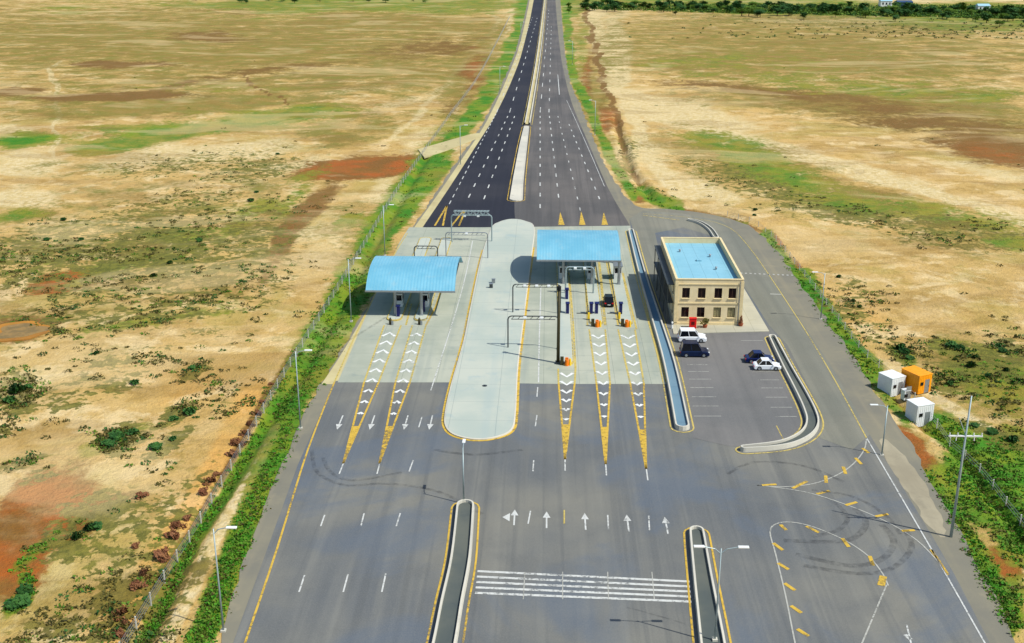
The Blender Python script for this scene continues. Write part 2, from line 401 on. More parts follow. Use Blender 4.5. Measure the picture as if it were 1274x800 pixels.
SCRUB = [(60, 320, 110, 34, -12, .75), (180, 315, 110, 50, -15, .85), (210, 260, 100, 20, -10, .5), (320, 210, 60, 16, -8, .7), (240, 205, 110, 14, -6, .5), (300, 310, 90, 40, -30, .65), (250, 365, 90, 24, -15, .6), (160, 395, 120, 16, -6, .6), (60, 400, 80, 24, -15, .5),
         (20, 490, 34, 22, -10, 1.0), (75, 500, 40, 14, -12, .5), (120, 480, 70, 16, -14, .55), (215, 515, 30, 10, -30, 1.0), (150, 445, 60, 14, -10, .5), (240, 460, 20, 6, -30, 1), (330, 345, 60, 30, -40, .4), (270, 415, 90, 14, 0, .25), (150, 545, 30, 16, -25, 1.3), (205, 550, 30, 8, -32, 1.1), (25, 575, 30, 7, -12, .9), (0, 535, 20, 6, 0, .9),
         (190, 660, 100, 40, -40, .55), (120, 640, 50, 26, -20, .9), (100, 670, 50, 22, -15, .9), (170, 745, 90, 50, -42, .75), (60, 790, 70, 24, -20, .7), (60, 585, 40, 10, -20, .5), (240, 590, 60, 30, -40, .25), (270, 500, 60, 30, 0, .2),
         (1120, 437, 18, 9, 30, 1.2), (1190, 434, 26, 9, 20, 1.2), (1210, 455, 30, 16, 20, 1.0), (1250, 450, 40, 26, 15, .9), (1180, 475, 26, 14, 20, .7), (1060, 385, 50, 14, 15, .55), (1072, 360, 50, 16, 20, .4), (1000, 345, 20, 8, 30, .3), (1130, 430, 70, 14, 15, .35),
         (1250, 545, 50, 12, 22, .9), (1225, 500, 50, 14, 20, .3), (960, 235, 70, 10, 12, .7), (1060, 265, 90, 10, 10, .8), (1180, 300, 70, 12, 8, .6), (900, 215, 70, 14, 14, .5), (1190, 280, 90, 10, 8, .6), (980, 262, 120, 6, 8, .3),
         (1090, 28, 240, 9, 2, .55), (930, 26, 120, 5, 1, .4), (780, 200, 14, 30, 12, .5)]
STROKE_G = [([(160, 830), (180, 790), (203, 745), (241, 665), (293, 587), (335, 520)], 8, 1.15), ([(235, 830), (262, 766), (303, 648), (341, 564), (358, 520)], 14, 1.1), ([(350, 520), (385, 450), (420, 390), (445, 345)], 20, 1.15), ([(445, 345), (475, 290), (505, 240), (545, 190)], 17, .8), ([(545, 190), (590, 140), (625, 90), (645, 40), (655, 5)], 9, 1.0),
            ([(480, 300), (520, 245), (555, 205)], 8, .7), ([(350, 480), (395, 420), (430, 350)], 9, .9), ([(360, 560), (395, 480), (430, 410)], 9, .5),
            ([(702, 0), (712, 90), (735, 145), (765, 205), (790, 243)], 5, .9), ([(800, 235), (822, 250), (850, 258)], 7, .9), ([(955, 292), (1005, 370), (1040, 415)], 9, .8), ([(1000, 345), (1045, 410), (1085, 460)], 11, 1.0), ([(1085, 470), (1130, 520)], 10, .5), ([(1155, 600), (1200, 665), (1260, 770)], 13, .8), ([(860, 262), (930, 276)], 3, .4)]
STROKE_P = [([(72, 75), (62, 95), (74, 120), (66, 150), (66, 200)], 3, 1.0), ([(190, 830), (233, 745), (268, 665), (315, 580), (342, 530)], 9, 1.0), ([(730, 20), (755, 100), (800, 140), (900, 165), (1050, 205), (1274, 275)], 5, 1.2), ([(490, 270), (470, 305)], 6, .7), ([(205, 135), (225, 118), (290, 128)], 3, .7),
            ([(620, 20), (590, 60), (560, 100), (520, 140), (490, 170)], 4, .7), ([(728, 0), (748, 50), (768, 100), (786, 150), (812, 205), (850, 240)], 8, 1.1), ([(770, 100), (775, 60), (768, 30)], 3, .8), ([(1085, 62), (1078, 78), (1060, 88)], 2, .8), ([(640, 12), (600, 85), (562, 140)], 3, .9), ([(690, 20), (725, 100), (740, 120)], 3, .5),
            ([(800, 175), (830, 225), (870, 245)], 6, .6), ([(240, 800), (270, 740)], 3, .3), ([(300, 95), (355, 130)], 1.6, 0)]
STROKE_B = [([(300, 95), (355, 132)], 1.5, .8), (DITCH_R, 3, .9), ([(722, 0), (742, 60), (765, 150)], 3, 1.1), ([(190, 735), (260, 610), (330, 490), (370, 425)], 5, .55), ([(0, 118), (60, 112)], 2, .5), ([(330, 555), (345, 530)], 8, .3)]
STROKE_O = [([(120, 840), (190, 705), (255, 590), (320, 480)], 16, 1.0), ([(190, 830), (233, 745), (268, 665), (315, 580)], 12, .9), ([(1100, 470), (1060, 410), (1000, 330), (950, 285)], 12, .6), ([(1230, 540), (1274, 580)], 10, .9)]
ORANGE = [(230, 480, 60, 20, -20, .6), (330, 420, 60, 30, -40, .35), (1080, 380, 60, 20, 20, .5), (200, 470, 80, 20, 0, .4), (160, 560, 90, 24, -10, .5), (1090, 395, 40, 12, 10, .6), (80, 352, 30, 8, -8, 1), (30, 415, 40, 10, -12, 1.0), (300, 70, 200, 20, 0, .4), (1200, 570, 30, 10, 30, .4), (150, 430, 150, 30, 0, .3)]
def blobs(px, py, L, amp=1.0):
    v = np.zeros(np.shape(px))
    for cx, cy, rx, ry, a, w in L:
        a = math.radians(a); dx = px - cx; dy = py - cy
        u = (dx * math.cos(a) + dy * math.sin(a)) / rx; q = (-dx * math.sin(a) + dy * math.cos(a)) / ry
        v = np.maximum(v, w * np.exp(-(u * u + q * q) ** 1.3 * .7))
    return v
def strokes(px, py, L):
    v = np.zeros(np.shape(px))
    for poly, w, k in L:
        v = np.maximum(v, k * np.exp(-(seg_dist(px, py, poly, 1.0) / w) ** 2 * .7))
    return v
RUSTY = [(450, 208, 66, 13, -6, 1.1), (60, 640, 62, 40, -25, 1.15), (20, 700, 40, 36, -40, 1.0), (80, 352, 46, 12, -10, 1.0), (20, 408, 40, 8, -10, .6), (965, 300, 14, 8, 45, 1.1), (990, 335, 16, 9, 50, .9),
         (1130, 548, 26, 12, 35, .8), (1150, 575, 22, 14, 40, .7), (1250, 700, 24, 14, 45, .9), (1058, 430, 18, 9, 55, .9), (730, 95, 7, 36, 8, .4), (590, 90, 14, 34, 20, .4), (1240, 190, 60, 12, 12, .45), (800, 240, 10, 12, 20, .9), (752, 150, 12, 20, 0, .6), (390, 262, 30, 9, -38, .4)]
VERGE = [(1245, 575, 44, 30, 38, 1.1), (1225, 600, 52, 36, 38, 1.2), (1274, 650, 40, 30, 40, 1.1), (1190, 540, 40, 16, 35, .9), (25, 745, 20, 8, -40, 1), (25, 173, 34, 8, -5, .9), (975, 218, 46, 8, 14, .6), (1128, 440, 14, 6, 35, .8), (190, 164, 76, 6, -10, .55), (345, 145, 90, 6, -4, .4)]
def masks(px, py):
    g = np.maximum(blobs(px, py, GREEN), strokes(px, py, STROKE_G))
    o = blobs(px, py, OLIVE)
    b = np.maximum(blobs(px, py, BROWN), strokes(px, py, STROKE_B))
    p = np.maximum(blobs(px, py, PALE), strokes(px, py, STROKE_P))
    s = blobs(px, py, SCRUB)
    og = np.maximum(blobs(px, py, ORANGE), strokes(px, py, STROKE_O))
    return g, o, b, p, s, og, blobs(px, py, RUSTY), np.maximum(strokes(px, py, STROKE_G), blobs(px, py, VERGE)) * (1 - .9 * strokes(px, py, STROKE_P[2:4] + STROKE_P[1:2]))
xs = np.arange(-420, 1700, 3.4); ys = np.concatenate([np.arange(-84, 40, 1.6), np.arange(40, 900, 3.0)])
gx, gy = np.meshgrid(xs, ys)
d = FWD[None, None, :] * F + RIGHT[None, None, :] * (gx[..., None] - CX) - UP[None, None, :] * (gy[..., None] - CY)
t = -H / d[..., 2]
wx = d[..., 0] * t; wy = d[..., 1] * t
wz = ground_z(wx, wy)
nr, nc = gx.shape
co = np.stack([wx, wy, wz], -1).reshape(-1, 3)
ii = np.arange(nr * nc).reshape(nr, nc)
quads = np.stack([ii[1:, :-1], ii[1:, 1:], ii[:-1, 1:], ii[:-1, :-1]], -1).reshape(-1, 4)
me = bpy.data.meshes.new('desert_ground')
me.vertices.add(len(co)); me.vertices.foreach_set('co', co.ravel())
me.loops.add(quads.size); me.loops.foreach_set('vertex_index', quads.ravel())
me.polygons.add(len(quads)); me.polygons.foreach_set('loop_start', np.arange(len(quads)) * 4)
me.update(calc_edges=True)
me.polygons.foreach_set('use_smooth', np.ones(len(quads), bool))
# a little world-space warp so that the traced patches get natural outlines
wd = sstep(2, 14, out_dist(gx, gy))
wpx = gx + ((fbm(wx, wy, 14, 41) - .5) * 16 + (fbm(wx, wy, 60, 43) - .5) * 34) * (.35 + .65 * wd); wpy = gy + ((fbm(wx, wy, 14, 55) - .5) * 7 + (fbm(wx, wy, 50, 57) - .5) * 12) * (.35 + .65 * wd)
for nm, arr in zip(('green', 'olive', 'brown', 'pale', 'scrub', 'ochre', 'rust', 'verge'), masks(wpx, wpy)):
    a = me.attributes.new(nm, 'FLOAT', 'POINT'); a.data.foreach_set('value', arr.astype(np.float32).ravel())
tg = NT('desert_ground_mat')
n1 = tg.noise(.02, 6, .6); n2 = tg.noise(.12, 6, .62); n3 = tg.noise(.7, 6, .65); n4 = tg.noise(2.6, 4, .6)
nf = tg.noise(.05, 7, .62, dist=.8)
sand = tg.mix(tg.ss(n1, .35, .65), lin(188, 156, 92), lin(180, 150, 88))
sand = tg.mix(tg.math('MULTIPLY', tg.ss(n2, .42, .72), .55), sand, lin(198, 172, 124))
sand = tg.mix(tg.math('MULTIPLY', tg.ss(nf, .5, .68), .45), sand, lin(160, 128, 76))
sand = tg.mix(tg.math('MULTIPLY', tg.ss(n4, .5, .8), .3), sand, lin(142, 116, 68))
n8 = tg.noise(.16, 9, .68, dist=.5); n9 = tg.noise(.11, 9, .7, dist=.3); n10 = tg.noise(.035, 7, .65, dist=.6)
sand = tg.mix(tg.math('MULTIPLY', tg.ss(n8, .50, .60), .55), sand, lin(152, 122, 58))
sand = tg.mix(tg.math('MULTIPLY', tg.ss(n9, .51, .61), .6), sand, lin(216, 194, 146))
sand = tg.mix(tg.math('MULTIPLY', tg.ss(n10, .50, .62), .45), sand, lin(146, 134, 58))
def layer(col, mask, c1, c2, lo=.3, hi=.62, wob=1.0, nz=None, mx=1.0, gain=1.0):
    m = tg.attr(mask)
    nn = tg.math('MULTIPLY_ADD', tg.math('SUBTRACT', n2, .5), .7 * wob, tg.math('MULTIPLY', tg.math('SUBTRACT', n3, .5), .6 * wob))
    nn = tg.math('MULTIPLY_ADD', tg.math('SUBTRACT', nf, .5), .8 * wob, nn)
    v = tg.math('MULTIPLY_ADD', m, gain, nn)
    f = tg.math('MULTIPLY', tg.ss(v, lo, hi), mx)
    f = tg.math('MULTIPLY', f, tg.ss(m, .03, .16))
    cc = tg.mix(tg.ss(nz or n3, .38, .62), lin(*c1), lin(*c2))
    return tg.mix(f, col, cc)
col = layer(sand, 'ochre', (206, 150, 70), (188, 144, 66), .25, .8, .9, n2, .55)
col = layer(col, 'pale', (208, 192, 148), (190, 168, 112), .28, .75, 1.7, n3, .85, 1.2)
col = layer(col, 'olive', (132, 110, 46), (110, 106, 28), .22, .72, 1.7, n2, .88, 1.45)
col = layer(col, 'brown', (118, 80, 34), (104, 80, 28), .28, .7, 1.5, n3, .9, 1.3)
col = layer(col, 'rust', (156, 82, 22), (118, 80, 26), .3, .74, 1.7, n2, .9, 1.35)
col = layer(col, 'green', (70, 112, 10), (132, 126, 36), .26, .75, 2.2, n2, .9, 1.6)
col = layer(col, 'verge', (50, 114, 8), (108, 128, 20), .3, .68, 1.4, n2, .94, 1.05)
ms = tg.attr('scrub')
n5 = tg.noise(.85, 5, .62); n6 = tg.noise(.3, 4, .6, dist=.6)
sv = tg.math('ADD', tg.math('MULTIPLY', n5, .6), tg.math('MULTIPLY', n6, .6))
sv = tg.math('ADD', sv, tg.math('MULTIPLY', ms, .24))
fs = tg.math('MULTIPLY', tg.ss(sv, .695, .735), tg.ss(ms, .05, .3))
col = tg.mix(tg.math('MULTIPLY', fs, .9), col, tg.mix(tg.ss(n3, .4, .6), lin(80, 84, 24), lin(112, 108, 40)))
# tyre-worn streaks of the far fields
st = tg.noise(.05, 5, .6, stretch=(.6, 1.3, 1), dist=.9)
col = tg.mix(tg.math('MULTIPLY', tg.ss(st, .52, .60), .32), col, lin(120, 92, 38))
st3 = tg.noise(.022, 6, .6, stretch=(.6, 1.2, 1), dist=1.0)
col = tg.mix(tg.math('MULTIPLY', tg.ss(st3, .54, .62), .3), col, lin(206, 184, 134))
tg.bump(tg.math('ADD', n3, tg.math('MULTIPLY', n4, .4)), .9, .45)
me.materials.append(tg.done(col, .95))
go = bpy.data.objects.new('desert_ground', me); COL.objects.link(go); struct(go)
m = flat(); m.sheet([(-20000, -20000), (20000, -20000), (20000, 20000), (-20000, 20000)], -1.6)
struct(m.build('far_ground', simple('far_ground_mat', (184, 154, 100), .95, 0, .15, .02)))

# ------------------------------------------------------------------ roads and pavements
def sheet(name, pix, z, mat, n=4, smooth=True):
    w = PL(pix)
    if smooth: w = spline(w, n)
    m = flat(); m.sheet(w, z); return struct(m.build(name, mat))
PLZ_L = [(262, 900), (300, 810), (345, 690), (385, 570), (417, 478)]
# gravel base under everything paved
gw = spline(PL(LEFT_EDGE), 8) + spline(PL(RIGHT_HW + RIGHT_OUT), 8)
gw2 = []
for i, p_ in enumerate(gw):
    q_ = gw[(i + 1) % len(gw)]; k_ = max(1, min(12, int((q_ - p_).length / 1.2))) if i not in (len(gw) - 1, 15 * 8) and (q_ - p_).length < 400 else 1
    for j in range(k_):
        w_ = p_.lerp(q_, j / k_); a_ = float(fbm(np.array([w_.x]), np.array([w_.y]), 3.5, 91)[0] - .5)
        gw2.append(Vector((w_.x + (a_ * 1.5 if 60 < w_.y < 700 else 0), w_.y, 0)))
m = flat(); m.sheet(gw2, .006); struct(m.build('gravel_shoulder', M_GRAVEL))
gp_ = spline(PL([(1096, 545), (1122, 562), (1148, 600), (1170, 640), (1176, 668), (1160, 660), (1140, 630), (1122, 604), (1108, 580)]), 5, True)
m = flat(); m.sheet([(q_.x + random.uniform(-.25, .25), q_.y + random.uniform(-.25, .25)) for q_ in gp_], .014); struct(m.build('loose_gravel', concrete('loose_gravel_mat', (158, 150, 126), (140, 132, 110), (122, 116, 98), None, .3)))
# pale shoulder of the highway
sheet('highway_shoulder', [(400, 478), (430, 432), (470, 362), (504, 300), (544, 243), (576, 196), (606, 150), (633, 92), (648, 50), (659, 0), (669, -50), (678, -80), (683, -80), (681, -50), (676, 0), (660, 92), (640, 150), (620, 240), (600, 330), (560, 478)], .014, M_CREAM, 3)
# plaza asphalt reaching from the apron down past the camera, and the service road on the right
asph = [(255, 900), (290, 800), (330, 690), (370, 580), (417, 474)] + [(828, 474), (806, 380), (790, 310), (783, 272), (800, 262), (850, 266), (898, 275), (925, 296), (960, 345), (1000, 405), (1040, 465), (1082, 541), (1118, 598), (1158, 664), (1188, 716), (1248, 832), (1290, 900)]
m = flat(); m.sheet(PL(asph), .022); struct(m.build('plaza_road', M_PLAZA))
serv = [(783, 272), (800, 262), (850, 266), (898, 275), (925, 296), (960, 345), (1000, 405), (1040, 465), (1082, 541), (1060, 560), (1020, 545), (1022, 515), (980, 430), (957, 405), (915, 340), (893, 296), (850, 283), (815, 290), (826, 340), (843, 400), (836, 404), (805, 340)]
m = flat(); m.sheet(PL(serv), .030); struct(m.build('service_road', M_SERV))
park = [(843, 412), (957, 412), (1010, 520), (1000, 540), (960, 552), (910, 556), (862, 545), (850, 470)]
m = flat(); m.sheet(PL(park), .038); struct(m.build('parking_lot', M_PARK))
# dark highway: outbound carriageway freshly black, inbound one greyer
hwl = [(525, 284), (560, 232), (590, 185), (618, 140), (640, 92), (652, 55), (664, 0), (672, -50), (679, -80), (682, -80), (680, -50), (676, 0), (668, 60), (655, 140), (645, 200), (640, 250), (642, 284)]
m = flat(); m.sheet(spline(PL(hwl), 3), .022); struct(m.build('highway_carriageway', M_HWL))
hwr = [(642, 284), (640, 250), (645, 200), (655, 140), (668, 60), (676, 0), (680, -50), (682, -80), (685, -80), (688, -50), (691, 0), (696, 55), (702, 92), (712, 130), (733, 180), (757, 235), (781, 276), (784, 284)]
m = flat(); m.sheet(spline(PL(hwr), 3), .026); struct(m.build('highway_carriageway', M_HWR))
# concrete apron
apron = [(420, 476), (462, 378), (497, 302), (509, 283), (600, 283), (784, 281), (790, 310), (808, 385), (829, 478), (700, 478), (560, 476)]
m = flat(); m.sheet(PL(apron), .034); struct(m.build('concrete_apron', M_APRON))

# markings ---------------------------------------------------------------
Z = .046
mk_y, mk_w, mk_wp, mk_yp, mk_c = flat(), flat(), flat(), flat(), flat()
def line(mb, pix, w, n=4, ws=None):
    p = PL(pix)
    if n > 1 and len(pix) > 2: p = spline(p, n)
    mb.strip(p, w, Z, ws)
def dashes(mb, a, b, k, frac, w):
    a = P(*a); b = P(*b)
    for i in range(k):
        mb.strip([a.lerp(b, i / k), a.lerp(b, (i + frac) / k)], w, Z)
# left yellow edge line
line(mk_y, [(255, 950), (305, 800), (345, 682), (383, 560), (416, 476)], .22)
line(mk_yp, [(416, 476), (441, 420), (466, 368), (490, 318), (507, 290)], .22)
# right edge line
line(mk_yp, [(800, 266), (850, 270), (900, 280), (930, 305), (985, 385), (1030, 458), (1078, 545)], .16)
line(mk_w, [(1078, 545), (1130, 634), (1170, 703), (1225, 800), (1290, 920)], .16, 1)
line(mk_y, [(1158, 684), (1168, 698), (1180, 716)], .3, 1)
# merge curves on the right
line(mk_wp, [(1078, 545), (1075, 560), (1062, 577), (1042, 591), (1012, 602), (975, 606), (942, 604)], .15)
line(mk_wp, [(942, 604), (1000, 612), (1052, 628), (1100, 648), (1140, 672), (1168, 700)], .15)
line(mk_wp, [(996, 830), (988, 795), (977, 740), (965, 690), (958, 662), (966, 652), (985, 650), (1012, 656), (1050, 672), (1080, 692), (1098, 714), (1105, 729)], .15)
line(mk_wp, [(1103, 728), (1060, 830)], .15, 1)
def tick(px, py, dx, dy, w=.38):
    mk_y.strip([P(px, py), P(px + dx, py + dy)], w, Z + .004)
for a in [(1073, 558, 8, 6), (1064, 570, 8, 8), (1049, 581, 3, 9), (1027, 592, 1, 9), (1004, 599, -18, 9), (966, 603, -18, 1), (1032, 611, -16, 4), (1066, 625, -14, 4), (1105, 640, -16, 3), (1138, 660, -16, 1),
          (971, 653, 7, 7), (1003, 655, 16, 8), (1048, 670, 8, 11), (1082, 692, 4, 12), (962, 676, 12, 9), (968, 701, 13, 8), (976, 726, 13, 9), (984, 754, 13, 9), (992, 783, 14, 9), (1099, 717, -3, 12)]:
    tick(*a, w=.7 if a[0] == 1099 else .4)
# lane dashes in front of the plaza
for a, b in [((404, 641), (399, 655)), ((453, 639), (449, 655)), ((498, 639), (493, 655)), ((379, 716), (372, 737)), ((433, 715), (427, 737)), ((480, 714), (475, 737)), ((514, 573), (509, 587)),
             ((664, 573), (663, 587)), ((668, 517), (666, 531)), ((660, 636), (657, 652)), ((756, 641), (757, 659)), ((807, 642), (808, 660)), ((525, 519), (521, 532)), ((669, 482), (668, 494)), ((428, 575), (422, 590)), ((473, 575), (469, 590)), ((703, 572), (703, 586)), ((753.6, 578), (754.5, 592)), ((804, 583), (806, 598))]:
    mk_w.strip([P(*a), P(*b)], .16, Z)
mk_yp.strip([P(702, 635), P(702, 652)], .16, Z)
# stripes across the inbound lanes
for i in range(5):
    t_ = i / 4
    mk_w.strip([P(594 - 3 * t_, 711 + 27 * t_), P(858 + 2 * t_, 724 + 25 * t_)], .36, Z)
for x0, x1 in ((653, 651), (700, 700), (756, 757), (811, 814)):
    mk_wp.strip([P(x0, 712), P(x1, 746)], .10, Z + .004)
def arrow(px, py, L, up=1, w=.18, bend=False):
    c = P(px, py)
    hd, sh = L * .38, L * .62
    s_ = up
    mk_w.strip([c + Vector((0, -s_ * L / 2, 0)), c + Vector((0, s_ * (L / 2 - hd), 0))], w, Z)
    tip = c + Vector((0, s_ * L / 2, 0)); b = c + Vector((0, s_ * (L / 2 - hd), 0))
    mk_w.sheet([(tip.x, tip.y), (b.x - .42, b.y), (b.x + .42, b.y)], Z)
    if bend:
        q = c + Vector((-.2, 0, 0))
        mk_w.sheet([(q.x - 1.1, q.y), (q.x - .3, q.y + .9), (q.x - .3, q.y - .9)], Z)
for x, y in ((680, 647), (728, 649), (781, 651), (829, 654)): arrow(x, y, 3.6)
arrow(640, 644, 3.4, 1, .18, True)
for x in (423, 463, 505, 536): arrow(x, 526, 4.4, -1)
mk_w.strip([P(1128, 778), P(1136, 812)], .16, Z)
mk_w.strip([P(1126, 790), P(1133, 796)], .4, Z)
# solid white lines on the apron
line(mk_w, [(536, 486), (552, 436), (568, 385), (580, 340), (588, 300)], .16)
line(mk_w, [(670, 476), (671, 420), (673, 356)], .18)
# gore areas leading to the toll islands, yellow sides and white chevrons
def gore(apex, yl, l, r, top, tl, tr, up, k0=418, k1=548, n=11):
    A = P(*apex)
    L = [A, P(l, yl), P(tl, top)]; R = [A, P(r, yl), P(tr, top)]
    for s_ in (L, R):
        mk_y.strip([s_[0], s_[1]], .26, Z); mk_yp.strip([s_[1], s_[2]], .26, Z)
    # solid yellow nose
    a1 = A.lerp(L[1], .42); a2 = A.lerp(R[1], .42)
    mk_y.sheet([(A.x, A.y), (a1.x, a1.y), (a2.x, a2.y)], Z + .004)
    def side(s_, y):
        for a, b in ((s_[0], s_[1]), (s_[1], s_[2])):
            if min(a.y, b.y) - 1e-6 <= y <= max(a.y, b.y) + 1e-6:
                q = (y - a.y) / (b.y - a.y + 1e-9); return a.x + (b.x - a.x) * q
        return s_[2].x
    y0 = P(640, k1).y; y1 = P(640, k0).y
    for i in range(n):
        y = y0 + (y1 - y0) * i / (n - 1)
        xl, xr = side(L, y) + .28, side(R, y) - .28
        if xr - xl < .35: continue
        c = (xl + xr) / 2; dd = min((xr - xl) * .8, 1.9) * (1 if up else -1)
        mk_c.strip([(xl, y - dd * .5), (c, y + dd * .5), (xr, y - dd * .5)], .5, Z + .008)
gore((427, 577), 476, 453, 471, 405, 478, 499, True)
gore((472, 577), 476, 492, 510, 405, 513, 530, True)
gore((703, 572), 477, 695, 715, 459, 694.5, 716, False, 466, 546, 8)
gore((753.5, 578), 477, 742, 759, 410, 733, 753, False)
gore((804, 584), 477, 784, 801, 410, 769, 790, False)
# yellow lines beside the toll islands on the apron
line(mk_y, [(530, 405), (542, 382), (550, 358)], .35, 1)
line(mk_yp, [(505, 405), (512, 378)], .3, 1)
line(mk_yp, [(716, 459), (713, 400), (708, 340)], .3, 1)
line(mk_yp, [(731, 405), (728, 340)], .3, 1); line(mk_yp, [(753, 405), (747, 340), (742, 300)], .45, 1)
line(mk_yp, [(769, 405), (758, 345), (750, 300)], .3, 1); line(mk_yp, [(792, 410), (775, 340)], .3, 1)
line(mk_yp, [(829, 476), (808, 400), (792, 330), (783, 295)], .3, 1)
# outline round the great central island and the medians
CI = [(555, 515), (563, 478), (578, 425), (587, 380), (600, 320), (612, 285), (622, 277), (637, 273.5), (653, 276), (664, 285), (659, 330), (649, 410), (643, 460), (640, 515), (635, 536), (615, 545), (590, 547), (567, 542), (556, 532)]
ciw = spline(PL(CI), 5, True)
def offset_loop(loop, d_):
    n = len(loop); out = []
    A = sum(loop[i][0] * loop[(i + 1) % n][1] - loop[(i + 1) % n][0] * loop[i][1] for i in range(n))
    sg = 1 if A > 0 else -1
    for i in range(n):
        a = Vector(loop[(i - 1) % n][:2]); b = Vector(loop[(i + 1) % n][:2])
        t_ = (b - a)
        if t_.length < 1e-6: t_ = Vector((1, 0))
        t_.normalize(); nn = Vector((t_.y, -t_.x)) * sg
        p = Vector(loop[i][:2]) + nn * d_
        out.append(Vector((p.x, p.y, 0)))
    return out
def ring_line(mb, loop, off, w, i0=0, i1=None):
    L = offset_loop(loop, off); L = L + [L[0]]
    mb.strip(L[i0:i1], w, Z)
n_ = len(ciw)
lp = offset_loop(ciw, .35)
k_from = [i for i in range(n_) if PX(ciw[i].x, ciw[i].y)[1] > 305]
seq = sorted(k_from, key=lambda i: (i - n_ // 2) % n_)
mk_y.strip([lp[i] for i in seq], .34, Z)
# highway dashes
dashes(mk_w, (559, 254), (618, 140), 20, .5, .22); dashes(mk_w, (618, 140), (663, 20), 22, .4, .25)
dashes(mk_w, (583, 246), (634, 140), 11, .33, .3); dashes(mk_w, (634, 140), (669, 20), 16, .35, .3)
dashes(mk_w, (602, 248), (642, 140), 11, .33, .3)
dashes(mk_w, (672, 259), (672, 140), 12, .33, .3); dashes(mk_w, (672, 140), (683, 10), 16, .35, .3)
dashes(mk_w, (695, 246), (683, 140), 11, .33, .3); dashes(mk_w, (683, 140), (686, 30), 14, .3, .3)
dashes(mk_w, (722, 262), (693, 140), 13, .25, .25); dashes(mk_w, (746, 248), (706, 150), 11, .3, .3)
mk_w.strip([P(694, 93), P(696, 118)], .3, Z); 
line(mk_w, [(752, 232), (735, 192), (720, 158), (705, 125)], .14)
# yellow noses on the highway side of the islands
for x, y in ((697, 264), (723, 263), (751, 264)):
    a = P(x, y); b = P(x - 2.6, 280); c = P(x + 5.5, 280)
    mk_y.sheet([(a.x, a.y), (b.x, b.y), (c.x, c.y)], Z)
for x0, y0, x1 in ((556, 256, 541), (556, 256, 551), (577, 262, 562), (579, 262, 571)):
    mk_y.strip([P(x0, y0), P(x1, 281)], .4, Z)
# parking bays
for i, y in enumerate((454, 462.5, 472, 482.5, 494, 505.5, 518)):
    mk_wp.strip([P(855 + (y - 454) * .13, y), P(880 + (y - 454) * .27, y)], .12, Z)
for i, y in enumerate((424, 462, 473, 483, 494.5, 507, 518.5)):
    x0 = 922 if y < 440 else 937 + (y - 462) * .48
    mk_wp.strip([P(x0, y), P(x0 + 27, y)], .12, Z)
mk_yp.strip([P(966, 530), P(976, 550)], .14, Z)
dashes(mk_wp, (921, 340), (990, 343), 12, .45, .7)
mk_wp.strip([P(958, 366), P(972, 366.5)], .4, Z)
line(mk_yp, [(800, 268), (822, 271), (845, 274)], .3, 1)
struct(mk_c.build('white_chevron_markings', paint('chevron_paint_mat', (222, 224, 218), .3))); struct(mk_y.build('yellow_road_markings', M_YEL)); struct(mk_w.build('white_road_markings', M_WHT))
struct(mk_yp.build('worn_yellow_road_markings', M_YELP)); struct(mk_wp.build('worn_white_road_markings', M_WHTP))
# tyre marks
tm = NT('tyre_mark_mat')
tmn = tm.noise(1.3, 4, .6)
tm.bsdf.inputs['Alpha'].default_value = 1
tm.lk(tm.math('MULTIPLY', tm.ss(tmn, .3, .7), .25), tm.bsdf.inputs['Alpha'])
M_TYRE = tm.done(lin(34, 34, 42), .8)
m = flat()
def tyre(pix, w=.35):
    m.strip(spline(PL(pix), 6), w * 1.6, .050)
tyre([(1030, 620), (1048, 634), (1054, 648), (1040, 661), (1010, 668)]); tyre([(1063, 633), (1077, 648), (1070, 664), (1045, 674), (975, 673)], .45)
tyre([(1097, 653), (1112, 674), (1097, 696), (1057, 704), (990, 690)], .45); tyre([(1127, 660), (1134, 682), (1110, 707), (1067, 714), (1000, 704)], .4)
tyre([(1010, 610), (1060, 618), (1100, 640), (1120, 665)], .3)
tyre([(388, 560), (395, 588), (430, 604), (480, 602), (545, 612), (600, 640)], .3); tyre([(402, 570), (412, 588), (440, 598), (500, 588)], .3)
tyre([(540, 560), (590, 566), (650, 560)], .35)
tyre([(905, 590), (940, 575), (1000, 580), (1050, 600)], .3); tyre([(405, 440), (440, 420), (480, 395)], .3)
tyre([(780, 756), (850, 776), (910, 800)], .12)
struct(m.build('tyre_marks', M_TYRE))

# great concrete island (raised)
m = MB(); m.prism(ciw, .01, .20); struct(m.build('central_island_pavement', M_ISLAND))
m = MB(); L_ = offset_loop(ciw, .0); L2 = offset_loop(ciw, .18)
vs = [(p.x, p.y, z) for p in L2 for z in (.01, .19)]; 
n_ = len(L2)
for i in range(n_):
    j = (i + 1) % n_
    m.add([(L2[i].x, L2[i].y, .01), (L2[j].x, L2[j].y, .01), (L2[j].x, L2[j].y, .19), (L2[i].x, L2[i].y, .19), (L_[i].x, L_[i].y, .215), (L_[j].x, L_[j].y, .215)], [(0, 1, 2, 3), (3, 2, 5, 4)])
struct(m.build('central_island_kerb', M_KERB))

